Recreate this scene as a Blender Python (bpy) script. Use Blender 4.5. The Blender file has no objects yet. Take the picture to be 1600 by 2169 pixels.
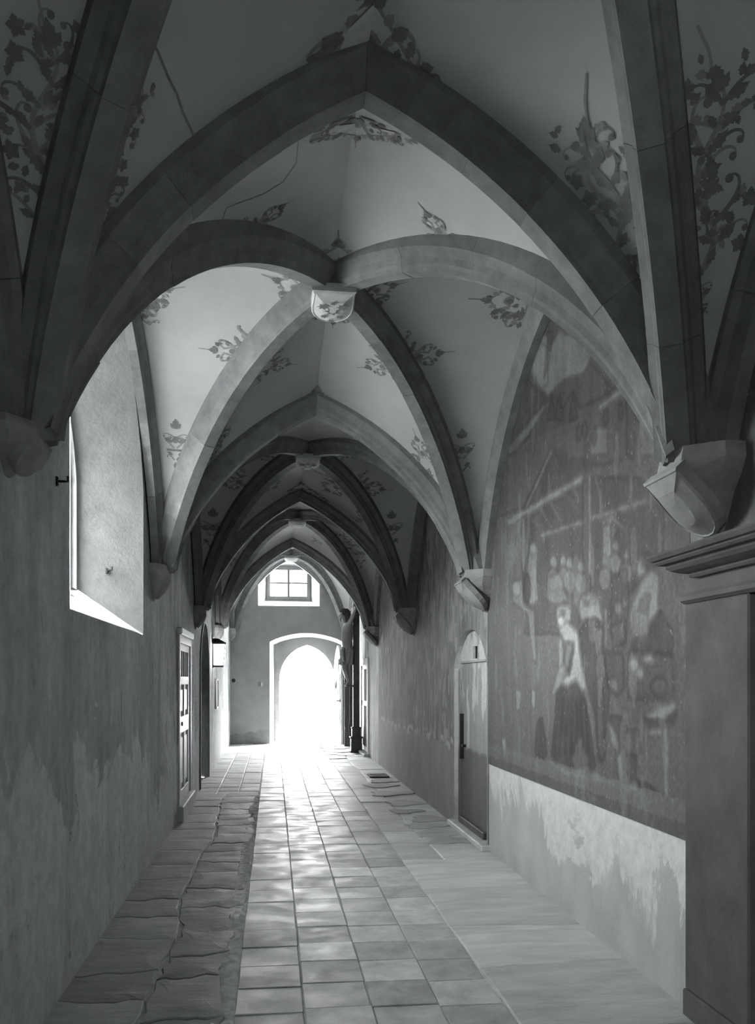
import bpy, bmesh, math, random
import numpy as np
from mathutils import Vector, Matrix
from mathutils.bvhtree import BVHTree
from mathutils.geometry import delaunay_2d_cdt

random.seed(7)
RNG = np.random.default_rng(11)
SC = bpy.context.scene
COL = SC.collection

# ------------------------------------------------------------------ camera, sky, exposure
F_PX, YAW, HOR, EYE = 1750.0, math.radians(7.2), 1440.5, 1.5
cam_data = bpy.data.cameras.new('camera')
cam = bpy.data.objects.new('camera', cam_data)
COL.objects.link(cam)
cam.location = (0, 0, EYE)
cam.rotation_euler = (math.pi / 2, 0, -YAW)
cam_data.sensor_fit = 'HORIZONTAL'
cam_data.sensor_width = 36.0
cam_data.lens = 36.0 * F_PX / 1600.0
cam_data.shift_y = (HOR - 1084.5) / 1600.0
cam_data.clip_end = 5000
SC.camera = cam

world = bpy.data.worlds.new('overcast_sky')
SC.world = world
world.use_nodes = True
_n = world.node_tree.nodes
_l = world.node_tree.links
_bg = _n['Background']
SUN_AZ, SUN_EL = math.radians(86), math.radians(46)      # azimuth measured from the passage axis towards the right
_sky = _n.new('ShaderNodeTexSky')
_sky.sky_type = 'NISHITA'
_sky.sun_disc = False
_sky.sun_elevation = SUN_EL
_sky.sun_rotation = SUN_AZ
_sky.air_density = 1.5
_sky.dust_density = 6.0
_bw = _n.new('ShaderNodeRGBToBW')
_l.new(_sky.outputs[0], _bw.inputs[0])
_l.new(_bw.outputs[0], _bg.inputs['Color'])
_bg.inputs['Strength'].default_value = SKY_STRENGTH = 0.9

sun_data = bpy.data.lights.new('sun', 'SUN')
sun_data.energy = 1.2
sun_data.angle = math.radians(1.0)
sun = bpy.data.objects.new('sun', sun_data)
COL.objects.link(sun)
sun.location = (30, 40, 40)
sun.rotation_euler = Vector((math.sin(SUN_AZ) * math.cos(SUN_EL), math.cos(SUN_AZ) * math.cos(SUN_EL), math.sin(SUN_EL))).to_track_quat('Z', 'Y').to_euler()

SC.view_settings.view_transform = 'Standard'
SC.view_settings.look = 'None'
SC.view_settings.gamma = 1.0
SC.view_settings.use_curve_mapping = False
SC.view_settings.exposure = 4.75
SC.cycles.max_bounces = 14
SC.cycles.diffuse_bounces = 8
SC.cycles.glossy_bounces = 4
SC.cycles.transparent_max_bounces = 12


def portal(name, loc, rot, sx, sy):
    d = bpy.data.lights.new(name, 'AREA')
    d.shape = 'RECTANGLE'
    d.size, d.size_y = sx, sy
    d.cycles.is_portal = True
    o = bpy.data.objects.new(name, d)
    o.location = loc
    o.rotation_euler = rot
    COL.objects.link(o)


# light portals sit in the openings of the building and the added window and only guide the sky's own light
portal('doorway_portal', (0.83, 20.75, 1.15), (math.pi / 2, 0, math.pi), 1.6, 2.6)
portal('end_window_portal', (0.37, 20.4, 3.77), (math.pi / 2, 0, math.pi), 1.1, 0.8)
portal('side_window_portal', (-1.62, 5.4, 2.95), (math.pi / 2, 0, -math.pi / 2), 1.8, 1.9)
portal('fill_window_portal', (-1.62, -2.2, 2.95), (math.pi / 2, 0, -math.pi / 2), 1.8, 1.9)  # serves the window added behind the viewer for extra light

# ------------------------------------------------------------------ building measurements
XL, XR = -1.0, 1.875          # faces of the side walls
XC = 0.36                     # crown line of the vault
Y0, BAY = 3.27, 3.8           # first transverse arch, bay length
YS = [-4.33, -0.53, 3.27, 7.07, 10.87, 14.67, 19.6]
ZS, ZA, ZB = 2.40, 3.81, 3.90  # springing, arch crown, diagonal crown (undersides)
YEND = 19.6
RIB = 0.15


# ------------------------------------------------------------------ helpers
def tag(o, label=None, cat=None, group=None, kind=None):
    if label: o['label'] = label
    if cat: o['category'] = cat
    if group: o['group'] = group
    if kind: o['kind'] = kind
    return o


def empty(name, loc=(0, 0, 0), **k):
    o = bpy.data.objects.new(name, None)
    o.location = loc
    o.empty_display_size = 0.05
    COL.objects.link(o)
    return tag(o, **k)


def mesh(name, verts, faces, mats, parent=None, smooth=False, cols=None, mi=None):
    """verts are given in world metres; a parent at loc keeps them there."""
    me = bpy.data.meshes.new(name)
    if parent is not None:
        off = parent.location.copy()
        p = parent.parent
        while p is not None:
            off += p.location
            p = p.parent
        if off.length > 0:
            verts = [(v[0] - off[0], v[1] - off[1], v[2] - off[2]) for v in verts]
    me.from_pydata([tuple(map(float, v)) for v in verts], [], [tuple(f) for f in faces])
    if not isinstance(mats, (list, tuple)):
        mats = [mats]
    for m in mats:
        me.materials.append(m)
    if mi is not None:
        me.polygons.foreach_set('material_index', np.array(mi, dtype=np.int32))
    if smooth:
        me.polygons.foreach_set('use_smooth', np.ones(len(me.polygons), dtype=bool))
    if cols is not None:
        a = me.color_attributes.new('paint', 'FLOAT_COLOR', 'POINT')
        c = np.ones((len(me.vertices), 4), dtype=np.float32)
        cc = np.asarray(cols, dtype=np.float32)
        c[:, :3] = cc[:, None] if cc.ndim == 1 else cc
        a.data.foreach_set('color', c.ravel())
    me.validate()
    me.update()
    o = bpy.data.objects.new(name, me)
    COL.objects.link(o)
    if parent is not None:
        o.parent = parent
    return o


class MB:
    def __init__(s):
        s.v, s.f, s.m = [], [], []

    def add(s, verts, faces, m=0):
        b = len(s.v)
        s.v += [tuple(v) for v in verts]
        s.f += [tuple(i + b for i in f) for f in faces]
        s.m += [m] * len(faces)
        return s

    def box(s, x0, x1, y0, y1, z0, z1, bev=0.0, m=0, rot=None):
        bm = bmesh.new()
        bmesh.ops.create_cube(bm, size=1.0)
        for v in bm.verts:
            v.co = Vector(((x0 + x1) / 2 + v.co.x * (x1 - x0), (y0 + y1) / 2 + v.co.y * (y1 - y0),
                           (z0 + z1) / 2 + v.co.z * (z1 - z0)))
        if bev > 0:
            bmesh.ops.bevel(bm, geom=list(bm.edges), offset=bev, segments=1, affect='EDGES', profile=0.5)
        if rot is not None:
            bmesh.ops.transform(bm, matrix=rot, verts=bm.verts)
        bm.verts.index_update()
        s.add([v.co[:] for v in bm.verts], [[v.index for v in f.verts] for f in bm.faces], m)
        bm.free()
        return s

    def tube(s, pts, r, n=8, m=0, cap=True):
        pts = [Vector(p) for p in pts]
        rs = r if isinstance(r, (list, tuple)) else [r] * len(pts)
        rings = []
        up = None
        for i, p in enumerate(pts):
            d = (pts[min(i + 1, len(pts) - 1)] - pts[max(i - 1, 0)])
            d.normalize()
            if up is None:
                up = d.orthogonal().normalized()
            else:
                up = (up - d * up.dot(d))
                up = up.normalized() if up.length > 1e-6 else d.orthogonal().normalized()
            w = d.cross(up)
            rings.append([p + (up * math.cos(2 * math.pi * k / n) + w * math.sin(2 * math.pi * k / n)) * rs[i] for k in range(n)])
        v = [q for ring in rings for q in ring]
        f = []
        for i in range(len(rings) - 1):
            for k in range(n):
                k2 = (k + 1) % n
                f.append((i * n + k, i * n + k2, (i + 1) * n + k2, (i + 1) * n + k))
        if cap:
            f.append(tuple(range(n))[::-1])
            f.append(tuple((len(rings) - 1) * n + k for k in range(n)))
        return s.add(v, f, m)

    def prism(s, poly, axis, a, b, m=0):
        """extrude a 2D outline along an axis: axis 0 -> poly is (y,z), 1 -> (x,z), 2 -> (x,y)."""
        def p3(q, h):
            return (h, q[0], q[1]) if axis == 0 else (q[0], h, q[1]) if axis == 1 else (q[0], q[1], h)
        n = len(poly)
        v = [p3(q, a) for q in poly] + [p3(q, b) for q in poly]
        f = [tuple(range(n))[::-1], tuple(range(n, 2 * n))]
        for i in range(n):
            j = (i + 1) % n
            f.append((i, j, n + j, n + i))
        return s.add(v, f, m)

    def ring(s, outer, inner, axis, a, b, m=0):
        """flat frame between two outlines with equal point counts, thickness a..b."""
        def p3(q, h):
            return (h, q[0], q[1]) if axis == 0 else (q[0], h, q[1]) if axis == 1 else (q[0], q[1], h)
        n = len(outer)
        v = [p3(q, a) for q in outer] + [p3(q, a) for q in inner] + [p3(q, b) for q in outer] + [p3(q, b) for q in inner]
        f = []
        for i in range(n):
            j = (i + 1) % n
            f += [(i, j, n + j, n + i), (2 * n + i, 3 * n + i, 3 * n + j, 2 * n + j),
                  (i, 2 * n + i, 2 * n + j, j), (n + i, n + j, 3 * n + j, 3 * n + i)]
        return s.add(v, f, m)

    def ball(s, c, r, seg=10, rings=7, m=0, sc=(1, 1, 1)):
        v, f = [], []
        for i in range(rings + 1):
            th = math.pi * i / rings
            for k in range(seg):
                ph = 2 * math.pi * k / seg
                v.append((c[0] + r * sc[0] * math.sin(th) * math.cos(ph), c[1] + r * sc[1] * math.sin(th) * math.sin(ph), c[2] + r * sc[2] * math.cos(th)))
        for i in range(rings):
            for k in range(seg):
                k2 = (k + 1) % seg
                f.append((i * seg + k, (i + 1) * seg + k, (i + 1) * seg + k2, i * seg + k2))
        return s.add(v, f, m)

    def build(s, name, mats, parent=None, smooth=False):
        o = mesh(name, s.v, s.f, mats, parent, smooth, mi=s.m)
        bm = bmesh.new()
        bm.from_mesh(o.data)
        bmesh.ops.recalc_face_normals(bm, faces=bm.faces)
        bm.to_mesh(o.data)
        bm.free()
        return o


# value noise for painted plaster and uneven surfaces
_perm = RNG.random((256, 256))


def vnoise(x, y):
    x = np.asarray(x, float); y = np.asarray(y, float)
    xi = np.floor(x).astype(int); yi = np.floor(y).astype(int)
    fx = x - xi; fy = y - yi
    fx = fx * fx * (3 - 2 * fx); fy = fy * fy * (3 - 2 * fy)
    a = _perm[xi % 256, yi % 256]; b = _perm[(xi + 1) % 256, yi % 256]
    c = _perm[xi % 256, (yi + 1) % 256]; d = _perm[(xi + 1) % 256, (yi + 1) % 256]
    return (a * (1 - fx) + b * fx) * (1 - fy) + (c * (1 - fx) + d * fx) * fy


def fbm(x, y, o=4):
    t, a, s = 0, 0.5, 0
    for i in range(o):
        t = t + a * vnoise(np.asarray(x) * 2 ** i + 17.3 * i, np.asarray(y) * 2 ** i + 5.1 * i)
        s += a
        a *= 0.5
    return t / s


# ------------------------------------------------------------------ materials
def grey(v):
    return (v * 0.985, v * 1.0, v * 1.0, 1)


class NT:
    def __init__(s, name):
        s.m = bpy.data.materials.new(name)
        s.m.use_nodes = True
        s.t = s.m.node_tree
        s.p = s.t.nodes['Principled BSDF']
        s.p.inputs['Specular IOR Level'].default_value = 0.3

    def n(s, typ, **k):
        o = s.t.nodes.new(typ)
        for a, b in k.items():
            setattr(o, a, b)
        return o

    def link(s, a, b):
        s.t.links.new(a, b)

    def coords(s, scale=(1, 1, 1)):
        g = s.n('ShaderNodeNewGeometry')
        mp = s.n('ShaderNodeMapping')
        mp.inputs['Scale'].default_value = scale
        s.link(g.outputs['Position'], mp.inputs['Vector'])
        return mp.outputs['Vector']

    def noise(s, scale, detail=5, rough=0.6, stretch=(1, 1, 1), dist=0.0):
        nz = s.n('ShaderNodeTexNoise')
        nz.inputs['Scale'].default_value = scale
        nz.inputs['Detail'].default_value = detail
        nz.inputs['Roughness'].default_value = rough
        nz.inputs['Distortion'].default_value = dist
        s.link(s.coords(stretch), nz.inputs['Vector'])
        return nz.outputs['Fac']

    def ramp(s, fac, stops):
        r = s.n('ShaderNodeValToRGB')
        els = r.color_ramp.elements
        while len(els) < len(stops):
            els.new(0.5)
        for e, (p, v) in zip(els, stops):
            e.position = p
            e.color = grey(v)
        s.link(fac, r.inputs['Fac'])
        return r.outputs['Color']

    def mix(s, a, b, fac, mode='MIX'):
        x = s.n('ShaderNodeMix', data_type='RGBA', blend_type=mode)
        if isinstance(fac, (int, float)):
            x.inputs[0].default_value = fac
        else:
            s.link(fac, x.inputs[0])
        for sock, q in ((x.inputs[6], a), (x.inputs[7], b)):
            if isinstance(q, (int, float)):
                sock.default_value = grey(q)
            else:
                s.link(q, sock)
        return x.outputs[2]

    def math(s, op, a, b=0.0, clamp=False):
        x = s.n('ShaderNodeMath', operation=op, use_clamp=clamp)
        for i, q in enumerate((a, b)):
            if isinstance(q, (int, float)):
                x.inputs[i].default_value = q
            else:
                s.link(q, x.inputs[i])
        return x.outputs[0]

    def z(s):
        g = s.n('ShaderNodeNewGeometry')
        sp = s.n('ShaderNodeSeparateXYZ')
        s.link(g.outputs['Position'], sp.inputs[0])
        return sp.outputs

    def bump(s, fac, strength=0.3, dist=0.02, prev=None):
        b = s.n('ShaderNodeBump')
        b.inputs['Strength'].default_value = strength
        b.inputs['Distance'].default_value = dist
        s.link(fac, b.inputs['Height'])
        if prev is not None:
            s.link(prev, b.inputs['Normal'])
        s.link(b.outputs['Normal'], s.p.inputs['Normal'])
        return b.outputs['Normal']

    def out(s, col, rough=0.85):
        if isinstance(col, (int, float)):
            s.p.inputs['Base Color'].default_value = grey(col)
        else:
            s.link(col, s.p.inputs['Base Color'])
        if isinstance(rough, (int, float)):
            s.p.inputs['Roughness'].default_value = rough
        else:
            s.link(rough, s.p.inputs['Roughness'])
        return s.m


def stone(name, lo, hi, scale=6, rough=0.85, bump=0.25, stretch=(1, 1, 1), rnd=0.0, dist=0.015, spec=0.3):
    t = NT(name)
    f = t.noise(scale, 6, 0.65, stretch)
    c = t.ramp(f, [(0.3, lo), (0.7, hi)])
    if rnd:
        oi = t.n('ShaderNodeObjectInfo')
        r = t.ramp(oi.outputs['Random'], [(0.0, 1 - rnd), (1.0, 1.0)])
        c = t.mix(c, r, 1.0, 'MULTIPLY')
    t.bump(t.noise(scale * 5, 6, 0.7, stretch), bump, dist)
    t.p.inputs['Specular IOR Level'].default_value = spec
    return t.out(c, rough)


def flat(name, v, rough=0.7, metal=0.0):
    t = NT(name)
    t.p.inputs['Metallic'].default_value = metal
    f = t.noise(25, 3)
    return t.out(t.ramp(f, [(0.3, v * 0.85), (0.7, v * 1.1)]), rough)


M = {}
M['web'] = stone('vault_plaster', 0.35, 0.43, 1.6, 0.95, 0.12)
M['rib'] = stone('rib_sandstone', 0.145, 0.24, 9, 0.9, 0.35, rnd=0.22)
M['shield'] = stone('shield_stone', 0.42, 0.56, 9, 0.9, 0.3)
M['corbel'] = stone('corbel_stone', 0.20, 0.30, 9, 0.9, 0.4)
M['paint_dark'] = stone('ornament_dark_paint', 0.12, 0.20, 20, 0.95, 0.05)
M['paint_mid'] = stone('ornament_grey_paint', 0.20, 0.27, 20, 0.95, 0.05)
M['paint_pale'] = stone('ornament_pale_paint', 0.40, 0.50, 20, 0.95, 0.05)
M['iron'] = flat('wrought_iron', 0.035, 0.55, 0.6)
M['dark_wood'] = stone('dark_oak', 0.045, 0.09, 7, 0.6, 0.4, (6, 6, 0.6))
M['white_wood'] = stone('white_painted_wood', 0.60, 0.72, 5, 0.5, 0.15, (4, 4, 0.6))
M['grey_wood'] = stone('grey_painted_wood', 0.22, 0.32, 5, 0.6, 0.3, (6, 6, 0.5))
M['frame_wood'] = stone('window_frame_wood', 0.16, 0.24, 7, 0.6, 0.2, (3, 3, 0.6))
M['lead'] = flat('lead_came', 0.05, 0.6, 0.3)
M['skin'] = stone('carved_painted_wood', 0.17, 0.25, 8, 0.6, 0.15)
M['hair'] = stone('carved_hair', 0.05, 0.11, 30, 0.7, 0.5)
M['cloth'] = stone('carved_loincloth', 0.18, 0.27, 10, 0.7, 0.3)
M['panel_dark'] = stone('panel_recess_paint', 0.07, 0.12, 8, 0.6, 0.2)
M['ground'] = stone('pale_gravel', 0.26, 0.38, 3, 0.95, 0.3)
M['leaf'] = stone('shrub_leaf', 0.10, 0.2, 5, 0.8, 0.1)
M['mortar'] = stone('floor_mortar', 0.38, 0.74, 14, 0.9, 0.6)
M['roof'] = stone('light_block_stone', 0.3, 0.4, 3, 0.95, 0.2)
M['plate'] = flat('switch_plate', 0.62, 0.5)
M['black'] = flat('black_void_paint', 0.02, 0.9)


def glass_material():
    t = NT('window_glass')
    tr = t.n('ShaderNodeBsdfTransparent')
    tr.inputs['Color'].default_value = (0.93, 0.95, 0.95, 1)
    gl = t.n('ShaderNodeBsdfGlossy')
    gl.inputs['Roughness'].default_value = 0.05
    mx = t.n('ShaderNodeMixShader')
    mx.inputs[0].default_value = 0.06
    t.link(tr.outputs[0], mx.inputs[1])
    t.link(gl.outputs[0], mx.inputs[2])
    t.link(mx.outputs[0], t.t.nodes['Material Output'].inputs['Surface'])
    return t.m


M['glass'] = glass_material()


def lamp_material():
    t = NT('lit_milk_glass')
    t.p.inputs['Base Color'].default_value = (0.8, 0.8, 0.8, 1)
    t.p.inputs['Emission Color'].default_value = (1, 0.99, 0.97, 1)
    t.p.inputs['Emission Strength'].default_value = 1.7
    return t.m


M['lamp'] = lamp_material()


def left_plaster():
    t = NT('stained_plaster')
    xyz = t.z()
    big = t.noise(0.9, 6, 0.62, (1, 1, 1), 0.6)
    strk = t.noise(2.2, 6, 0.65, (1, 2.2, 0.45), 0.3)
    fine = t.noise(11, 6, 0.7)
    base = t.ramp(strk, [(0.3, 0.50), (0.5, 0.62), (0.72, 0.70)])
    base = t.mix(base, t.ramp(fine, [(0.3, 0.75), (0.65, 1.06)]), 1.0, 'MULTIPLY')
    # old dark coat above, worn off below along a ragged edge
    e = t.math('ADD', xyz[2], t.math('MULTIPLY', t.math('SUBTRACT', big, 0.5), 3.2))
    m = t.n('ShaderNodeMapRange')
    t.link(e, m.inputs[0])
    m.inputs[1].default_value = 0.93
    m.inputs[2].default_value = 0.97
    coat = t.ramp(t.noise(1.7, 5, 0.6, (1, 1.6, 0.6)), [(0.3, 0.52), (0.7, 0.92)])
    base = t.mix(base, t.mix(base, coat, 1.0, 'MULTIPLY'), m.outputs[0])
    # flaked spots
    sp = t.noise(3.1, 7, 0.7, (1, 1, 0.7), 1.0)
    mr = t.n('ShaderNodeMapRange')
    t.link(sp, mr.inputs[0])
    mr.inputs[1].default_value = 0.64
    mr.inputs[2].default_value = 0.67
    base = t.mix(base, t.mix(base, 0.5, 1.0, 'MULTIPLY'), mr.outputs[0])
    b = t.bump(t.noise(6, 8, 0.74), 0.9, 0.045)
    b = t.bump(m.outputs[0], 0.4, 0.012, b)
    t.bump(sp, 0.6, 0.05, b)
    return t.out(base, 0.93)


M['plaster'] = left_plaster()
M['reveal'] = stone('window_reveal_plaster', 0.27, 0.38, 5, 0.95, 0.4, dist=0.02)
M['sill'] = stone('limewashed_sill', 0.62, 0.7, 5, 0.9, 0.2)


def right_plaster():
    t = NT('dado_plaster')
    xyz = t.z()
    big = t.noise(1.35, 7, 0.66, (1, 1.1, 0.75), 0.8)
    fine = t.noise(13, 6, 0.7)
    grime = t.ramp(t.noise(2.6, 6, 0.6, (1, 1, 0.8)), [(0.3, 0.32), (0.7, 0.43)])
    pale = t.ramp(fine, [(0.3, 0.42), (0.7, 0.58)])
    e = t.math('ADD', big, t.math('MULTIPLY', t.math('SUBTRACT', xyz[2], 0.42), 0.42))
    m = t.n('ShaderNodeMapRange')
    t.link(e, m.inputs[0])
    m.inputs[1].default_value = 0.525
    m.inputs[2].default_value = 0.555
    c = t.mix(grime, pale, m.outputs[0])
    b = t.bump(fine, 0.4, 0.02)
    t.bump(big, 0.5, 0.05, b)
    return t.out(c, 0.93)


M['dado'] = right_plaster()


def painted(name, rough=0.9, bump=0.25):
    t = NT(name)
    a = t.n('ShaderNodeVertexColor')
    a.layer_name = 'paint'
    f = t.noise(38, 5, 0.7)
    c = t.mix(a.outputs['Color'], t.ramp(f, [(0.25, 0.72), (0.7, 1.2)]), 1.0, 'MULTIPLY')
    t.bump(t.noise(18, 7, 0.7), bump, 0.015)
    return t.out(c, rough)


M['fresco'] = painted('fresco_paint')
M['painted_door'] = painted('worn_painted_boards', 0.75, 0.3)
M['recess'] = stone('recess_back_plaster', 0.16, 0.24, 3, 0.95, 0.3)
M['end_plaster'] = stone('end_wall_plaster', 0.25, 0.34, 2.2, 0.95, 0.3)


def slab_material(name, lo, hi, rough_lo, rough_hi, stretch, sc=5, rnd=0.3, bump=0.5, dist=0.02):
    t = NT(name)
    f = t.noise(sc, 7, 0.65, stretch, 0.4)
    c = t.ramp(f, [(0.3, lo), (0.72, hi)])
    oi = t.n('ShaderNodeObjectInfo')
    c = t.mix(c, t.ramp(oi.outputs['Random'], [(0.0, 1 - rnd), (0.55, 1.0), (1.0, 1.12)]), 1.0, 'MULTIPLY')
    r = t.n('ShaderNodeMapRange')
    t.link(t.noise(sc * 0.9, 5, 0.6), r.inputs[0])
    r.inputs[1].default_value = 0.35
    r.inputs[2].default_value = 0.65
    r.inputs[3].default_value = rough_lo
    r.inputs[4].default_value = rough_hi
    b = t.bump(t.noise(sc * 1.4, 8, 0.68, stretch, 0.3), bump, dist)
    t.bump(t.noise(60, 3, 0.6), 0.12, 0.004, b)
    t.p.inputs['Specular IOR Level'].default_value = 0.5
    return t.out(c, r.outputs[0])


M['tile'] = slab_material('worn_limestone_tile', 0.32, 0.62, 0.42, 0.68, (1, 1, 1), 5, 0.40, 0.25, 0.01)
M['slate'] = slab_material('rough_slate_slab', 0.27, 0.42, 0.55, 0.8, (0.8, 2.6, 1), 4, 0.22, 0.35, 0.02)
M['flag'] = slab_material('foot_worn_flagstone', 0.40, 0.62, 0.5, 0.75, (0.8, 2.6, 1), 2.6, 0.2, 0.9, 0.03)


# ------------------------------------------------------------------ walls with openings
def pointed(y0, y1, zs, za, n=8, ymid=None):
    """points of a pointed-arch head from (y1,zs) over the apex to (y0,zs)."""
    ym = (y0 + y1) / 2 if ymid is None else ymid
    out = []
    for side in (1, -1):
        w = (y1 - ym) if side == 1 else (ym - y0)
        h = za - zs
        if h >= w:                     # full pointed arch, centre on the springing line
            R, c, d = (w * w + h * h) / (2 * w), w - (w * w + h * h) / (2 * w), 0.0
        else:                          # depressed arch, centre below the springing line
            ch = math.hypot(w, h)
            R = .92 * ch
            k = math.sqrt(R * R - ch * ch / 4)
            c, d = w / 2 - k * h / ch, h / 2 - k * w / ch
        a0 = math.atan2(0 - d, w - c)
        a1 = math.atan2(h - d, 0 - c)
        seq = [(ym + side * (c + R * math.cos(a0 + (a1 - a0) * i / n)), zs + d + R * math.sin(a0 + (a1 - a0) * i / n)) for i in range(n + 1)]
        if side == -1:
            seq = seq[::-1][1:]
        out += seq
    return out


def arch_loop(y0, y1, zb, zs, za, n=8, ymid=None):
    return [(y0, zb), (y1, zb)] + pointed(y0, y1, zs, za, n, ymid)


def inside(poly, x, y):
    r = False
    n = len(poly)
    for i in range(n):
        x1, y1 = poly[i]
        x2, y2 = poly[(i + 1) % n]
        if (y1 > y) != (y2 > y) and x < (x2 - x1) * (y - y1) / (y2 - y1) + x1:
            r = not r
    return r


def holed_wall(name, outline, holes, step, to3, mat, amp=0.008, jig=0.3):
    pts, edges = [], []
    for loop in [outline] + holes:
        b = len(pts)
        dense = []
        for i in range(len(loop)):
            p, q = loop[i], loop[(i + 1) % len(loop)]
            L = math.hypot(q[0] - p[0], q[1] - p[1])
            k = max(1, int(L / step))
            for j in range(k):
                dense.append((p[0] + (q[0] - p[0]) * j / k, p[1] + (q[1] - p[1]) * j / k))
        pts += dense
        n = len(dense)
        edges += [(b + i, b + (i + 1) % n) for i in range(n)]
    ys = [p[0] for p in outline]
    zs = [p[1] for p in outline]
    y = min(ys) + step
    while y < max(ys) - step / 2:
        z = min(zs) + step
        while z < max(zs) - step / 2:
            yy, zz = y + random.uniform(-jig, jig) * step, z + random.uniform(-jig, jig) * step
            if all(not inside(h, yy, zz) for h in holes):
                pts.append((yy, zz))
            z += step
        y += step
    vo, eo, fo, *_ = delaunay_2d_cdt([Vector(p) for p in pts], edges, [], 0, 1e-6)
    vo = [(p.x, p.y) for p in vo]
    keep = []
    for f in fo:
        cx = sum(vo[i][0] for i in f) / len(f)
        cy = sum(vo[i][1] for i in f) / len(f)
        if inside(outline, cx, cy) and all(not inside(h, cx, cy) for h in holes):
            keep.append(f)
    a = np.array(vo)
    d = (fbm(a[:, 0] * 0.9 + 31, a[:, 1] * 0.9 + 7, 4) - 0.5) * 2 * amp
    return mesh(name, [to3(p[0], p[1], dd) for p, dd in zip(vo, d)], keep, mat, smooth=True)


def loft(name, A, B, mat, parent=None, smooth=False, seg=1, closed=True, skip=()):
    """surface between two 3D loops with equal point counts."""
    n = len(A)
    v, f = [], []
    for k in range(seg + 1):
        u = k / seg
        v += [tuple(Vector(a).lerp(Vector(b), u)) for a, b in zip(A, B)]
    for k in range(seg):
        for i in range(n if closed else n - 1):
            if i in skip:
                continue
            j = (i + 1) % n
            f.append((k * n + i, k * n + j, (k + 1) * n + j, (k + 1) * n + i))
    return mesh(name, v, f, mat, parent, smooth)


# --- left wall
WIN_F = arch_loop(4.24, 6.55, 1.85, 2.95, 3.93, 10, 5.35)
WIN_B = arch_loop(4.60, 6.20, 2.15, 2.95, 3.74, 10, 5.38)
ARCH_F = arch_loop(11.6, 13.05, 0.0, 1.72, 2.33, 8)
DOORW = [(8.93, 0.0), (10.2, 0.0), (10.2, 2.0), (8.93, 2.0)]
WIN0 = [(y - 2 * BAY, z) for y, z in WIN_F]
wl = holed_wall('wall_left', [(-4.5, -0.02), (YEND + 0.05, -0.02), (YEND + 0.05, 4.75), (-4.5, 4.75)],
                [WIN_F, WIN0, [(11.6, 0.0), (13.05, 0.0)] + ARCH_F[2:], DOORW], 0.14,
                lambda y, z, d: (XL + d * (1 if z > 0.02 else 0.2), y, z), M['plaster'])
tag(wl, kind='structure')

w1 = empty('window_1', (XL, 5.4, 1.85), kind='structure',
           label='tall pointed leaded window in a deep splayed recess of the left wall')
fr = [(XL - 0.02, y, z) for y, z in WIN_F]
bk = [(-1.40, y, z) for y, z in WIN_B]
loft('reveal', [(XL + 0.006, y, z) for y, z in WIN_F], bk, M['reveal'], w1, True, 4, skip=(0,))
mesh('sill', [(XL - 0.014, 4.2, 1.858), (XL - 0.014, 6.60, 1.858), (-1.53, 6.3, 2.175), (-1.53, 4.5, 2.175),
              (XL - 0.014, 4.2, 1.80), (XL - 0.014, 6.60, 1.80), (-1.53, 6.3, 2.08), (-1.53, 4.5, 2.08)],
     [(0, 1, 2, 3), (7, 6, 5, 4), (0, 4, 5, 1), (1, 5, 6, 2), (2, 6, 7, 3), (3, 7, 4, 0)], M['sill'], w1)


def shrink(loop, d, zb=None):
    cy = sum(p[0] for p in loop) / len(loop)
    z0, z1 = min(p[1] for p in loop), max(p[1] for p in loop)
    w = (max(p[0] for p in loop) - min(p[0] for p in loop)) / 2
    zb_ = z0 + d if zb is None else zb
    return [(cy + (p[0] - cy) * (w - d) / w, zb_ + (p[1] - z0) * (z1 - d - zb_) / (z1 - z0)) for p in loop]


mb = MB()
o1, o2, o3, o4 = WIN_B, shrink(WIN_B, 0.05, 2.14), shrink(WIN_B, 0.085, 2.13), shrink(WIN_B, 0.11, 2.12)
mb.ring(o1, o2, 0, -1.40, -1.50)
mb.ring(o2, o3, 0, -1.44, -1.50)
mb.ring(o3, o4, 0, -1.47, -1.52)
mb.build('stone_frame', M['reveal'], w1)
GL = shrink(WIN_B, 0.105, 2.10)
gy0, gy1 = min(p[0] for p in GL), max(p[0] for p in GL)
gz0, gz1 = min(p[1] for p in GL), max(p[1] for p in GL)
NC, NR = 8, 12
pane_mesh = None


def clip_poly(poly, rect):
    y0, y1, z0, z1 = rect
    def clip(ps, f, inter):
        out = []
        for i in range(len(ps)):
            a, b = ps[i - 1], ps[i]
            fa, fb = f(a), f(b)
            if fb >= 0:
                if fa < 0: out.append(inter(a, b, fa, fb))
                out.append(b)
            elif fa >= 0:
                out.append(inter(a, b, fa, fb))
        return out
    it = lambda a, b, fa, fb: (a[0] + (b[0] - a[0]) * fa / (fa - fb), a[1] + (b[1] - a[1]) * fa / (fa - fb))
    for f in (lambda p: p[0] - y0, lambda p: y1 - p[0], lambda p: p[1] - z0, lambda p: z1 - p[1]):
        poly = clip(poly, f, it)
        if not poly:
            return []
    return poly


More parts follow.
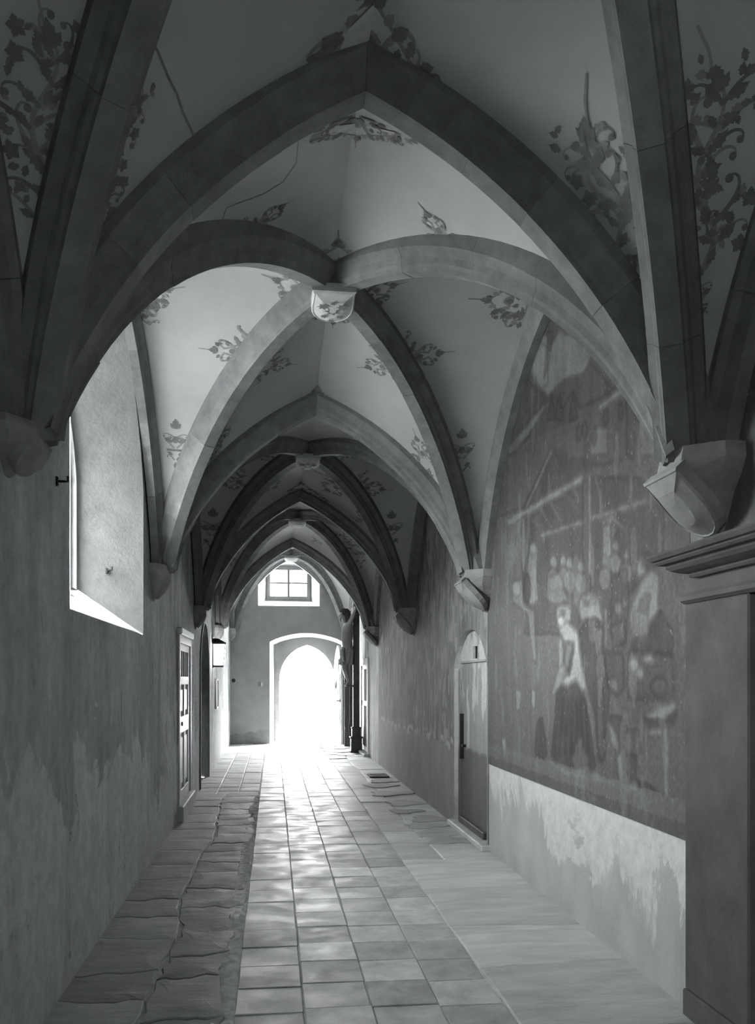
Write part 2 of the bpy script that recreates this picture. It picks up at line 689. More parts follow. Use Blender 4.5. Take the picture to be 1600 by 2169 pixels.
came = MB()
for r in range(NR):
    for c in range(NC):
        pol = clip_poly(GL, (gy0 + (gy1 - gy0) * c / NC + .003, gy0 + (gy1 - gy0) * (c + 1) / NC - .003,
                             gz0 + (gz1 - gz0) * r / NR + .003, gz0 + (gz1 - gz0) * (r + 1) / NR - .003))
        if len(pol) >= 3:
            tl = random.uniform(-.006, .006)
            cy = sum(p[0] for p in pol) / len(pol)
            mesh('pane', [(-1.50 + tl * (p[0] - cy) * 8, p[0], p[1]) for p in pol], [tuple(range(len(pol)))], M['glass'], w1)
for c in range(1, NC):
    y = gy0 + (gy1 - gy0) * c / NC
    zt = max([gz0] + [z for z in np.linspace(gz0, gz1, 60) if inside(GL, y, z)])
    came.tube([(-1.50 + .004 * math.sin(k * 2.1 + c), y + .004 * math.sin(k + c), gz0 + (zt - gz0) * k / 16) for k in range(17)], .006, 5)
for r in range(1, NR):
    z = gz0 + (gz1 - gz0) * r / NR
    yy = [y for y in np.linspace(gy0, gy1, 80) if inside(GL, y, z)]
    if yy:
        came.tube([(-1.50 + .010 * math.sin(k * 1.9 + r), yy[0] + (yy[-1] - yy[0]) * k / 32, z + .010 * math.sin(k * 2.6 + r * 1.7)) for k in range(33)], .006, 5)
came.build('lead_came', M['lead'], w1)['kind'] = 'stuff'
for r in (3, 6, 9):
    z = gz0 + (gz1 - gz0) * r / NR
    yy = [y for y in np.linspace(gy0, gy1, 80) if inside(GL, y, z)]
    MB().tube([(-1.475, yy[0] - .03, z), (-1.475, yy[-1] + .03, z)], .011, 6).build('saddle_bar', M['iron'], w1)

# unseen window added behind the viewer to brighten the near bays
w3 = empty('fill_window', (XL, 5.4 - 2 * BAY, 1.85), kind='structure', label='unseen pointed window added behind the viewer for more light')
loft('reveal', [(XL + 0.006, y, z) for y, z in WIN0], [(-1.40, y - 2 * BAY, z) for y, z in WIN_B], M['reveal'], w3, True, 4, skip=(0,))  # reveal of the added unseen window
mesh('sill', [(x, y - 2 * BAY, z) for x, y, z in ((XL - .014, 4.2, 1.858), (XL - .014, 6.6, 1.858), (-1.53, 6.3, 2.175), (-1.53, 4.5, 2.175))], [(0, 1, 2, 3)], M['sill'], w3)  # sill of the added unseen window
MB().ring([(y - 2 * BAY, z) for y, z in o1], [(y - 2 * BAY, z) for y, z in o4], 0, -1.42, -1.50).build('stone_frame', M['reveal'], w3)  # frame of the added unseen window
mesh('pane', [(-1.48, y - 2 * BAY, z) for y, z in GL], [tuple(range(len(GL)))], M['glass'], w3)  # pane of the added unseen window

# dark pointed doorway in the left wall
d2 = empty('door_2', (XL, 12.3, 0), kind='structure', label='dark plank door deep inside the pointed doorway of the left wall')
loft('reveal', [(XL + .004, y, z) for y, z in ARCH_F], [(-1.55, y, z) for y, z in ARCH_F], M['plaster'], d2, False, 3, skip=(0,))
for k in range(7):
    y0, y1 = 11.6 + 1.45 * k / 7, 11.6 + 1.45 * (k + 1) / 7
    pol = clip_poly(ARCH_F, (y0 + .004, y1 - .004, 0.0, 3))
    MB().prism(pol, 0, -1.52, -1.56).build('plank', M['dark_wood'], d2)
mb = MB().ring(shrink(ARCH_F, -0.07, 0.0), shrink(ARCH_F, -0.001, 0.001), 0, XL - .03, XL + .018)
mb.f, mb.m = zip(*[(q, k) for q, k in zip(mb.f, mb.m) if max(mb.v[i][2] for i in q) > .01])
mb.build('stone_surround', M['corbel'], d2)

# white panelled door in the left wall
d1 = empty('door_1', (XL, 9.55, 0), kind='structure', label='white panelled door with a barred window in the left wall')
XD = XL + 0.006
mb = MB()
mb.box(XL - .12, XD + .014, 8.93, 9.02, 0.0, 2.0, .004)
mb.box(XL - .12, XD + .014, 10.11, 10.2, 0.0, 2.0, .004)
mb.box(XL - .12, XD + .014, 9.02, 10.11, 1.90, 2.0, .004)
mb.build('frame', M['white_wood'], d1)
MB().box(XL - .05, XD + .045, 8.90, 10.18, 1.985, 2.06, .012).build('lintel', M['white_wood'], d1)
MB().box(XL - .05, XD + .06, 8.86, 10.22, 0.0, .17, .01).build('step', M['flag'], d1)
lf = MB()
for (a, b) in ((9.02, 9.16), (9.97, 10.11)):
    lf.box(XD - .045, XD - .002, a, b, .17, 1.90, .003)
for (a, b) in ((1.82, 1.90), (1.45, 1.54), (.92, 1.10), (.17, .30)):
    lf.box(XD - .045, XD - .002, 9.16, 9.97, a, b, .003)
lf.box(XD - .045, XD - .002, 9.51, 9.62, .30, .92, .003)
lf.box(XD - .045, XD - .002, 9.51, 9.62, 1.10, 1.45, .003)
leaf = lf.build('leaf', M['white_wood'], d1)
for (ya, yb) in ((9.16, 9.51), (9.62, 9.97)):
    for (za, zb) in ((.30, .92), (1.10, 1.45)):
        p = MB()
        p.box(XD - .04, XD - .03, ya - .01, yb + .01, za - .01, zb + .01)
        p.box(XD - .035, XD - .012, ya + .05, yb - .05, za + .05, zb - .05, .01)
        p.build('panel', M['white_wood'], d1)
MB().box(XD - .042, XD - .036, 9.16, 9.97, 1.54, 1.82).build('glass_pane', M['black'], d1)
for y in (9.40, 9.62, 9.80):
    MB().box(XD - .03, XD - .012, y - .012, y + .012, 1.54, 1.82).build('window_bar', M['white_wood'], d1)
MB().tube([(XD - .005, 9.25, 1.02), (XD + .012, 9.25, 1.02)], .022, 10).build('keyhole_plate', M['iron'], d1)

# --- right wall (fresco and doors stand on it)
NARROW = [(16.05, 0.02), (17.3, 0.02), (17.3, 1.86), (16.05, 1.86)]
RD = arch_loop(7.07, 8.42, 0.03, 1.62, 1.98, 8)
PD = [(1.75, 0.0), (3.0, 0.0), (3.0, 1.86), (1.75, 1.86)]
wr = holed_wall('wall_right', [(-4.5, -0.02), (YEND + 0.05, -0.02), (YEND + 0.05, 4.75), (-4.5, 4.75)],
                [RD, NARROW, PD], 0.16, lambda y, z, d: (XR - d * 0.3, y, z), M['dado'])
tag(wr, kind='structure')

# --- end wall, recess and open doorway
REC_F = [(-0.08, 0.0), (1.66, 0.0)] + [(1.66 - 1.74 * k / 12, 2.40 + 0.21 * math.sin(math.pi * k / 12) ** 0.8) for k in range(13)]
REC_B = [(0.02, 0.0), (1.66, 0.0)] + [(1.66 - 1.64 * k / 12, 2.36 + 0.19 * math.sin(math.pi * k / 12) ** 0.8) for k in range(13)]
EW_F = [(-0.35, 3.25), (1.09, 3.25), (1.09, 4.45), (-0.35, 4.45)]
EW_B = [(-0.15, 3.44), (0.89, 3.44), (0.89, 4.24), (-0.15, 4.24)]
DOP = arch_loop(0.155, 1.50, 0.0, 1.52, 2.36, 10)
YREC = 20.35
we = holed_wall('wall_end', [(-1.2, -0.02), (2.05, -0.02), (2.05, 4.75), (-1.2, 4.75)], [REC_F, EW_F], 0.16,
                lambda x, z, d: (x, YEND - d * 0.5, z), M['end_plaster'])
tag(we, kind='structure')
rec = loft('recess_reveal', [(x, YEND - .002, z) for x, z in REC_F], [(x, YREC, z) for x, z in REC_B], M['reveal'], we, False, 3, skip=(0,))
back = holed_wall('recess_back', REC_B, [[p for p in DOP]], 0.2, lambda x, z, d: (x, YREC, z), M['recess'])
back.parent = we
loft('door_jamb', [(x, YREC - .001, z) for x, z in DOP], [(x, YREC + .32, z) for x, z in DOP], M['end_plaster'], we, skip=(0,))
MB().box(0.02, 1.66, YREC - .02, YREC + .35, -.06, .018, .006).build('threshold', M['flag'], we)
dadob = MB()
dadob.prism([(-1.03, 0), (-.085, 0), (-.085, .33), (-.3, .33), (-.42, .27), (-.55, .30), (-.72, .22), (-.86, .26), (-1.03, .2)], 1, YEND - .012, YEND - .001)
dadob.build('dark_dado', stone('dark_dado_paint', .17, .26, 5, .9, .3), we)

w2 = empty('window_2', (0.37, YEND, 3.25), kind='structure', label='small four pane window in a splayed recess above the open doorway')
loft('reveal', [(x, YEND - .004, z) for x, z in EW_F], [(x, 20.1, z) for x, z in EW_B], M['sill'], w2, False, 2)
fw = MB()
fw.ring([(-.15, 3.44), (.89, 3.44), (.89, 4.24), (-.15, 4.24)], [(-.07, 3.52), (.81, 3.52), (.81, 4.15), (-.07, 4.15)], 1, 20.02, 20.12)
fw.build('frame', M['frame_wood'], w2)
MB().box(-.20, .94, 20.0, 20.1, 3.38, 3.45, .006).build('sill_board', M['frame_wood'], w2)
MB().box(.340, .400, 20.03, 20.09, 3.52, 4.15, .004).build('mullion', M['frame_wood'], w2)
MB().box(-.07, .81, 20.04, 20.085, 3.82, 3.862, .004).build('glazing_bar', M['frame_wood'], w2)
for (a, b) in ((-.07, .352), (.388, .81)):
    for (c, d) in ((3.52, 3.83), (3.855, 4.15)):
        mesh('pane', [(a, 20.065, c), (b, 20.065, c), (b, 20.065, d), (a, 20.065, d)], [(0, 1, 2, 3)], M['glass'], w2)

# out of view: back wall, plus blocks and roof slab added against light leaks
tag(MB().box(2.02, 2.30, -4.65, 20.3, -.4, 4.75).build('wall_light_block', M['roof']), kind='structure')
for (ya, yb) in ((8.7, 10.4), (11.3, 13.4)):
    tag(MB().box(-1.85, -1.60, ya, yb, -.3, 2.7).build('wall_light_block', M['roof']), kind='structure')
mb = MB().box(-1.2, 2.1, -4.65, -4.5, -.02, 4.75)
tag(mb.build('wall_back', M['plaster']), kind='structure')
mb = MB().box(-1.9, 2.3, -4.65, 20.75, 4.72, 4.85)
tag(mb.build('roof', M['roof']), kind='structure')  # unseen slab added above the vault against light leaks


# ------------------------------------------------------------------ rib vault
def arc(q1, z1, q0, z0, R, n=24):
    """circular arc from the springing (q1,z1) up to the crown (q0,z0); returns points and outward normals."""
    a, b = Vector((q1, z1)), Vector((q0, z0))
    ch = b - a
    L = ch.length
    mid = (a + b) / 2
    hgt = math.sqrt(max(R * R - L * L / 4, 1e-9))
    nrm = Vector((-ch.y, ch.x)).normalized()
    c1, c2 = mid + nrm * hgt, mid - nrm * hgt
    c = c1 if c1.y < c2.y else c2
    t1 = math.atan2(a.y - c.y, a.x - c.x)
    t0 = math.atan2(b.y - c.y, b.x - c.x)
    if t0 - t1 > math.pi: t0 -= 2 * math.pi
    if t1 - t0 > math.pi: t1 -= 2 * math.pi
    P, N = [], []
    for i in range(n + 1):
        t = t1 + (t0 - t1) * i / n
        P.append((c.x + R * math.cos(t), c.y + R * math.sin(t)))
        N.append((math.cos(t), math.sin(t)))
    return P, N


def rib_curve(S, A, R, n=24):
    """3D curve from springing S to crown A, with outward normals and the lateral direction."""
    S, A = Vector(S), Vector(A)
    h = Vector((S.x - A.x, S.y - A.y, 0))
    L = h.length
    h.normalize()
    P, N = arc(L, S.z, 0, A.z, R, n)
    pts = [Vector((A.x, A.y, 0)) + h * q + Vector((0, 0, z)) for q, z in P]
    nrm = [h * a + Vector((0, 0, b)) for a, b in N]
    nrm[-1] = Vector((0, 0, 1 / max(.5, N[-1][1])))      # both halves meet in a vertical mitre
    lat = Vector((0, 0, 1)).cross(h)
    return pts, nrm, lat


PROF = [(-.105, .21), (-.105, .115), (-.088, .095), (-.070, .070), (-.062, .040), (-.050, .022), (-.045, 0.0),
        (.045, 0.0), (.050, .022), (.062, .040), (.070, .070), (.088, .095), (.105, .115), (.105, .21)]
PROFW = [(-.075, .17), (-.075, .10), (-.05, .07), (-.040, .035), (-.03, 0.0), (.03, 0.0), (.040, .035), (.05, .07), (.075, .10), (.075, .17)]
PROFT = [(x * 1.12, y) for x, y in PROF]


def sweep_piece(pts, nrm, lat, prof, dep=None):
    v, f = [], []
    k = len(prof)
    for i, (p, n) in enumerate(zip(pts, nrm)):
        q = 1.0 if dep is None else dep[i]
        v += [tuple(p + lat * l + n * d * q) for l, d in prof]
    for i in range(len(pts) - 1):
        for j in range(k):
            j2 = (j + 1) % k
            f.append((i * k + j, i * k + j2, (i + 1) * k + j2, (i + 1) * k + j))
    f.append(tuple(range(k)))
    f.append(tuple((len(pts) - 1) * k + j for j in range(k))[::-1])
    return v, f


ceiling = empty('ceiling', (0, 0, 0), kind='structure', label='pale plastered rib vault with painted scrollwork over the passage')
SEG = 25


def make_rib(name, curve, prof, blocks, mat=None):
    pts, nrm, lat = curve
    r = empty(name, (0, 0, 0))
    r.parent = ceiling
    n = len(pts) - 1
    cuts = [0]
    for b in range(1, blocks):
        cuts.append(min(n - 1, max(cuts[-1] + 1, int(n * b / blocks + random.uniform(-.9, .9)))))
    cuts.append(n)
    for a, b in zip(cuts[:-1], cuts[1:]):
        P = [p.copy() for p in pts[a:b + 1]]
        N = nrm[a:b + 1]
        g = 0.0007
        d0 = (P[1] - P[0]).normalized()
        d1 = (P[-1] - P[-2]).normalized()
        P[0] = P[0] + d0 * g
        P[-1] = P[-1] - d1 * g
        j = random.uniform(-.003, .003)
        P = [p + n_ * j for p, n_ in zip(P, N)]
        dep = [min(1.0, .45 + 2.6 * i / n) for i in range(a, b + 1)] if name == 'diagonal_rib' else None
        v, f = sweep_piece(P, N, lat, prof, dep)
        mesh('voussoir', v, f, mat or M['rib'], r)
    return r


def ext(curve, d=RIB - .03):
    return [p + n * d for p, n in zip(curve[0], curve[1])]


SPX = (-0.86, 1.66)   # springing line of the transverse ribs
APEX = {3.27: (.36, 3.81), 7.07: (.365, 3.775), 10.87: (.345, 3.83), 14.67: (.335, 3.845)}
web_v, web_f = [], []


def half_cell(A, D, bul=.07, S=14):
    base = len(web_v)
    T = len(A)
    for i in range(T):
        t = i / (T - 1)
        for k in range(S + 1):
            s = k / S
            p = A[i].lerp(D[i], s)
            p = p + Vector((0, 0, bul * 4 * s * (1 - s) * t ** .5))
            web_v.append(tuple(p))
    for i in range(T - 1):
        for k in range(S):
            a = base + i * (S + 1) + k
            web_f.append((a, a + 1, a + S + 2, a + S + 1))


trans = {}
for Y in YS:
    ax, az = APEX.get(Y, (.36, 3.82 if Y < 19 else 4.33))
    zsp = ZS if Y < 19 else 2.66
    trans[Y] = [rib_curve((SPX[i], Y, zsp), (ax, Y, az), 2.45, SEG) for i in (0, 1)]
    for i in (0, 1):
        make_rib('transverse_rib', trans[Y][i], PROFT, 5)
BOSS = []
for Ya, Yb in zip(YS[:-1], YS[1:]):
    ym = (Ya + Yb) / 2
    B = (.37, ym, ZB + (.14 if ym > 15 else .05 if ym > 11 else 0))
    BOSS.append(B)
    for i, sx in enumerate(SPX):
        sg = -1 if i == 0 else 1
        wx = (XL + .045) if i == 0 else (XR - .045)
        WA = (wx, ym, 4.0)
        for Y, sy in ((Ya, 1), (Yb, -1)):
            zq = ZS if Y < 19 else 2.66
            dg = rib_curve((sx, Y + sy * .05, zq), B, 2.55 if Yb < 19 else 3.0, SEG)
            wb = rib_curve((wx, Y + sy * .13, zq), WA, 2.35 if Yb < 19 else 3.2, SEG)
            make_rib('diagonal_rib', dg, PROF, 5)
            make_rib('wall_rib', wb, PROFW, 4)
            half_cell(ext(trans[Y][i]), ext(dg))
            we_ = [p + n * .10 for p, n in zip(wb[0], wb[1])]
            we_ = [Vector((p.x + sg * .09, p.y, p.z)) for p in we_]
            half_cell(we_, ext(dg), .05)
web = mesh('vault_web', web_v, web_f, M['web'], ceiling, True)
_bm = bmesh.new()
_bm.from_mesh(web.data)
bmesh.ops.remove_doubles(_bm, verts=_bm.verts, dist=.0008)
bmesh.ops.recalc_face_normals(_bm, faces=_bm.faces)
_bm.to_mesh(web.data)
web.data.polygons.foreach_set('use_smooth', np.ones(len(web.data.polygons), dtype=bool))
WEB = BVHTree.FromBMesh(_bm)


# shields: keystones below the crown and corbels at the springing
def shield_outline(w, h, n=10):
    """heraldic shield in (a,b): flat top at b=0, rounded foot at b=-h."""
    pts = [(-w / 2, 0), (-w / 2 * .94, -.02)]
    for k in range(n + 1):
        t = math.pi * k / n
        pts.append((-w / 2 * math.cos(t) * (1.0), -h * .50 - h * .50 * math.sin(t) ** .85))
    pts += [(w / 2 * .94, -.02), (w / 2, 0)]
    return pts


def shield_mesh(name, P, U, V, w, h, th, mat, parent, bulge=.02):
    """P top centre, U across, V up the shield; the face looks along U x V."""
    U, V = Vector(U).normalized(), Vector(V).normalized()
    N = U.cross(V).normalized()
    ol = shield_outline(w, h)
    n = len(ol)
    cy = -h * .45
    v, f = [], []
    rings = [(1.0, -th), (1.0, -.008), (.93, 0.0), (.90, -.004), (.5, bulge), (.15, bulge * 1.3)]
    for sc, d in rings:
        for a, b in ol:
            q = Vector(P) + U * (a * sc) + V * (cy + (b - cy) * sc) + N * d
            v.append(tuple(q))
    for r in range(len(rings) - 1):
        for i in range(n):
            j = (i + 1) % n
            f.append((r * n + i, r * n + j, (r + 1) * n + j, (r + 1) * n + i))
    f.append(tuple(range(n))[::-1])
    f.append(tuple((len(rings) - 1) * n + i for i in range(n)))
    return mesh(name, v, f, mat, parent)


key_label = ['pale stone shield under the crown behind the viewer', 'pale shield keystone overhead before the first arch',
             'pale keystone shield with dark painted arms where the nearest diagonal ribs cross',
             'second pale keystone shield, plain, beyond the second arch',
             'third keystone shield, small and bright, above the scroll painted bay',
             'farthest keystone shield just above the end wall window']
for bi, B in enumerate(BOSS):
    k = empty('keystone', (B[0], B[1], B[2]), label=key_label[bi], cat='keystone', group='shield keystones along the vault crown')
    # hub that receives the ribs
    mb = MB()
    mb.tube([(B[0], B[1], B[2] + .2), (B[0], B[1], B[2] + .02), (B[0], B[1], B[2] - .015)], [.15, .15, .12], 12)
    mb.build('hub', M['rib'], k)
    V = Vector((0, -1, .10))
    sh = shield_mesh('shield', (B[0], B[1] - .17, B[2] - .05), (1, 0, 0), V, .27, .36, .06, M['shield'], k)
    # painted arms
    mb = MB()
    rr = random.Random(bi)
    Vn = V.normalized()
    for (a, b, s) in ((-.06, -.12, .045), (.06, -.12, .045), (0, -.17, .055), (-.05, -.23, .03), (.05, -.23, .03), (0, -.08, .025), (0, -.28, .03)):
        q = Vector((B[0], B[1] - .17, B[2] - .05)) + Vector((-1, 0, 0)) * a + Vn * b
        nf = 7
        pts = []
        for i in range(nf * 2):
            rad = s * (1.0 if i % 2 == 0 else .55)
            pts.append(q + Vector((-1, 0, 0)) * rad * math.cos(math.pi * i / nf) + Vn * rad * .8 * math.sin(math.pi * i / nf) + Vector((0, 0, -.026)))
        mb.add(pts, [tuple(range(nf * 2))])
    if bi in (1, 2, 3):
        mb.build('painted_arms', M['paint_dark'], k)

clab = {
    (0, 2): 'left wall corbel nearest the viewer, a tilted stone shield',
    (1, 2): 'large tilted shield corbel above the cornice of the dark portal',
    (0, 3): 'left wall shield corbel between the tall window and the white door',
    (1, 3): 'shield corbel above the arched door in the painted right wall',
    (0, 4): 'left wall shield corbel just before the dark pointed doorway',
    (1, 4): 'right wall shield corbel midway, on the streaked painted wall',
    (0, 5): 'left wall shield corbel above and beyond the lit lantern',
    (1, 5): 'right wall shield corbel in front of the crucifix',
    (0, 6): 'last left shield corbel in the corner of the end wall',
    (1, 6): 'last right shield corbel in the corner behind the crucifix',
}
for yi, Y in enumerate(YS):
    for i in (0, 1):
        sg = -1 if i == 0 else 1
        wx = XL if i == 0 else XR
        Y = min(Y, YEND - .21)
        lab = clab.get((i, yi), '%s wall shield corbel %s' % ('left' if i == 0 else 'right', 'at the far back behind the viewer' if yi == 0 else 'beside the viewer, outside the view'))
        c = empty('corbel', (wx, Y, ZS - .05), label=lab, cat='corbel', group='shield corbels under the rib springings')
        # springer block that gathers the ribs
        v, f = [], []
        zo = .24 if yi == 6 else 0.0
        nose = .235 if i == 1 else .140
        shy = .06 if i == 0 else .10
        levels = [(2.45, nose - .01, .10, .20, shy), (2.39, nose, .105, .205, shy), (2.33, nose - .01, .10, .17, shy), (2.27, nose * .75, .08, .12, shy * .8), (2.17, nose * .32, .05, .07, .03), (2.085, .012, .015, .02, .004)]
        for z, dx, hy, hw, xs in levels:
            z = (z if i == 1 else 2.45 - (2.45 - z) * (.5 if yi == 2 else .8)) + zo
            for (x, y) in ((wx + sg * .03, Y - hw), (wx - sg * xs, Y - hw), (wx - sg * dx, Y - hy), (wx - sg * dx, Y + hy), (wx - sg * xs, Y + hw), (wx + sg * .03, Y + hw)):
                v.append((x, y, z))
        for r in range(len(levels) - 1):
            for q in range(6):
                f.append((r * 6 + q, r * 6 + (q + 1) % 6, (r + 1) * 6 + (q + 1) % 6, (r + 1) * 6 + q))
        f += [tuple(range(6)), tuple(range((len(levels) - 1) * 6, len(levels) * 6))[::-1]]
        mesh('springer', v, f, M['corbel'], c)
        top = Vector((wx - sg * (.145 if i == 0 else .285), Y, (2.40 if i == 0 else 2.345) + zo))
        bot = Vector((wx - sg * .05, Y, ((2.27 if yi == 2 else 2.17) if i == 0 else 2.095) + zo))
        V = (top - bot)
        shield_mesh('shield', top, (0, sg * -1, 0), V, .21 if i == 0 else .30, V.length, .055, M['corbel'], c, .025)


# ------------------------------------------------------------------ floor of tiles and slabs
floor = mesh('floor', [(-1.75, -4.6, -.009), (2.2, -4.6, -.009), (2.2, 20.4, -.009), (-1.75, 20.4, -.009)], [(0, 1, 2, 3)], M['mortar'])
tag(floor, kind='structure')


def slab(name, poly, z, mat, th=.03, bev=.008, tilt=(0, 0), crown=0.0):
    """a flat stone: outline (x,y) counter-clockwise, worn arris round its top."""
    n = len(poly)
    cx = sum(p[0] for p in poly) / n
    cy = sum(p[1] for p in poly) / n
    def zz(x, y):
        return z + tilt[0] * (x - cx) + tilt[1] * (y - cy)
    def inset(p, d):
        dx, dy = cx - p[0], cy - p[1]
        L = math.hypot(dx, dy) + 1e-9
        return (p[0] + dx / L * d, p[1] + dy / L * d)
    v = [(p[0], p[1], -.03) for p in poly]
    v += [(p[0], p[1], zz(*p) - bev * .8) for p in poly]
    i1 = [inset(p, bev) for p in poly]
    v += [(p[0], p[1], zz(*p)) for p in i1]
    f = []
    for r in range(2):
        for i in range(n):
            j = (i + 1) % n
            f.append((r * n + i, r * n + j, (r + 1) * n + j, (r + 1) * n + i))
    if crown:
        i2 = [inset(p, bev + .09) for p in poly]
        v += [(p[0], p[1], zz(*p) + crown * random.uniform(.85, 1)) for p in i2]
        for i in range(n):
            j = (i + 1) % n
            f.append((2 * n + i, 2 * n + j, 3 * n + j, 3 * n + i))
        f.append(tuple(3 * n + i for i in range(n)))
    else:
        f.append(tuple(2 * n + i for i in range(n)))
    return mesh(name, v, f, mat, floor)


CX = [-.175, .14, .452, .765, 1.062]
for c in range(4):
    y = -1.6 + random.uniform(-.02, .02)
    while y < 20.3:
        L = .315 + random.uniform(-.006, .006)
        g = .0022
        x0, x1 = CX[c] + g, CX[c + 1] - g
        jj = lambda: random.uniform(-.003, .003)
        poly = [(x0 + jj(), y + g + jj()), (x1 + jj(), y + g + jj()), (x1 + jj(), y + L - g + jj()), (x0 + jj(), y + L - g + jj())]
        poly = [p for q in zip(poly, [((poly[i][0] + poly[(i + 1) % 4][0]) / 2, (poly[i][1] + poly[(i + 1) % 4][1]) / 2) for i in range(4)]) for p in q]
        slab('tile', poly, random.uniform(-.002, .003), M['tile'], bev=.005, tilt=(random.uniform(-.008, .008), random.uniform(-.008, .008)))
        y += L


def wavy(a, b, amp, n, seed, ph=0):
    r = random.Random(seed)
    off = r.random() * 50
    return [(a[0] + (b[0] - a[0]) * i / n, a[1] + (b[1] - a[1]) * i / n + (float(fbm(off + i * .55 + ph, off * 1.7, 3)) - .5) * 2 * amp) for i in range(n + 1)]


def rough_rows(xl, xr, y0, y1, lmin, lmax, amp, gap, mat, zr, name='slab', crown=.006, n=9, edge=.012, seed=1):
    """a column of irregular slabs that share wavy joints; xl, xr are functions of y."""
    r = random.Random(seed)
    ys = [y0]
    while ys[-1] < y1:
        ys.append(ys[-1] + r.uniform(lmin, lmax))
    prev = None
    for k, y in enumerate(ys):
        sk = r.uniform(-.035, .035)
        line = wavy((xl(y), y - sk), (xr(y), y + sk), amp, n, seed * 1000 + k)
        if prev is not None:
            lo = [(p[0], p[1] + gap) for p in prev]
            hi = [(p[0], p[1] - gap) for p in line]
            rt = [(hi[-1][0] * t + lo[-1][0] * (1 - t) + r.uniform(-edge, edge), lo[-1][1] * (1 - t) + hi[-1][1] * t) for t in (.25, .5, .75)]
            lt = [(hi[0][0] * t + lo[0][0] * (1 - t) + r.uniform(-edge, edge), lo[0][1] * (1 - t) + hi[0][1] * t) for t in (.75, .5, .25)]
            poly = lo + rt + hi[::-1] + lt
            slab(name, poly, r.uniform(-zr, zr), mat, bev=.008, tilt=(r.uniform(-.006, .006), r.uniform(-.009, .009)), crown=crown)
        prev = line


def midx(y):
    return -.60 + .035 * math.sin(y * 1.7) + .02 * math.sin(y * 4.1)


def lefte(y):
    return -.225 + .03 * math.sin(y * 2.3 + 1) + .018 * math.sin(y * 5.7)


rough_rows(lambda y: XL - .03, lambda y: midx(y) - .008, 1.2, 10.9, .36, .62, .05, .004, M['slate'], .003, 'slate_slab', .004, 7, .012, 3)
rough_rows(lambda y: midx(y) + .008, lefte, 1.2, 10.9, .32, .56, .055, .004, M['slate'], .003, 'slate_slab', .004, 9, .02, 5)
ny, nx = 420, 7
v, f = [], []
for i in range(ny + 1):
    y = 1.0 + 10.0 * i / ny
    for j in range(nx + 1):
        x = -.285 + .108 * j / nx
        zz = -.012 + .020 * float(vnoise(x * 26, y * 21)) * (1 if 0 < j < nx else .3)
        v.append((x, y, zz))
for i in range(ny):
    for j in range(nx):
        a = i * (nx + 1) + j
        f.append((a, a + 1, a + nx + 2, a + nx + 1))
mesh('mortar_strip', v, f, M['mortar'], floor)
# smaller regular flags towards the end
for c, (a, b) in enumerate(((XL - .06, -.74), (-.735, -.46), (-.455, -.185))):
    rough_rows(lambda y, a=a: a, lambda y, b=b: b - .006, 10.95, 20.3, .30, .48, .008, .004, M['flag'], .003, 'flagstone', 0, 4, .003, 11 + c)
rough_rows(lambda y: 1.07, lambda y: 1.90, 1.0, 6.6, .62, 1.0, .03, .003, M['flag'], .003, 'flagstone', .003, 9, .004, 21)
rough_rows(lambda y: 1.07, lambda y: 1.40 + .02 * math.sin(y * 2), 6.66, 20.3, .5, .9, .03, .004, M['flag'], .004, 'flagstone', .003, 7, .006, 22)
rough_rows(lambda y: 1.41 + .02 * math.sin(y * 2), lambda y: 1.93, 6.66, 20.3, .45, .85, .035, .004, M['flag'], .004, 'flagstone', .003, 7, .006, 23)
# delaminated slate leaves lying proud of the right-hand flags, and split layers on the left
r_ = random.Random(4)
for (x, y, w, l) in ((1.66, 7.55, .34, .16), (1.62, 7.9, .36, .18), (1.55, 8.35, .3, .14), (1.68, 8.75, .3, .2), (1.5, 9.3, .24, .14), (1.6, 9.9, .34, .2), (1.55, 10.8, .4, .24),
                     (1.5, 11.6, .3, .2), (1.62, 12.1, .26, .2), (1.40, 17.4, .44, .35), (1.35, 18.2, .42, .3), (1.2, 18.9, .35, .3), (1.45, 16.6, .4, .3)):
    pts = []
    for k in range(18):
        t = 2 * math.pi * k / 18
        rr = 1 + .22 * math.sin(3 * t + x * 9) + r_.uniform(-.15, .15)
        pts.append((min(max(x + w * .75 * rr * math.cos(t), -1.0), 1.86), y + l * rr * math.sin(t)))
    slab('slate_layer', pts, .012, M['slate'], bev=.005, tilt=(0, r_.uniform(-.01, .01)))
g = empty('floor_grate', (1.62, 12.75, .0), label='small barred drain grate in the floor near the right wall', cat='grate')
MB().ring([(1.47, 12.55), (1.77, 12.55), (1.77, 12.95), (1.47, 12.95)], [(1.49, 12.57), (1.75, 12.57), (1.75, 12.93), (1.49, 12.93)], 2, .006, .024).build('frame', M['iron'], g)
mesh('pit', [(1.48, 12.56, .009), (1.76, 12.56, .009), (1.76, 12.94, .009), (1.48, 12.94, .009)], [(0, 1, 2, 3)], M['black'], g)
for k in range(8):
    MB().box(1.494 + k * .033, 1.512 + k * .033, 12.57, 12.93, .010, .022).build('slat', M['iron'], g)


# ------------------------------------------------------------------ frescoes on the right wall
def ray(px, py):
    u, v = (px - 800) / F_PX, (HOR - py) / F_PX
    s, c = math.sin(YAW), math.cos(YAW)
    return Vector((s + u * c, c - u * s, v))


def W(px, py):
    d = ray(px, py)
    t = XR / d.x
    return (d.y * t, EYE + d.z * t)


def mask(poly, a, b):
    r = np.zeros(a.shape, bool)
    n = len(poly)
    for i in range(n):
        x1, y1 = poly[i]
        x2, y2 = poly[(i + 1) % n]
        if y1 == y2:
            continue
        r ^= ((y1 > b) != (y2 > b)) & (a < (x2 - x1) * (b - y1) / (y2 - y1) + x1)
    return r


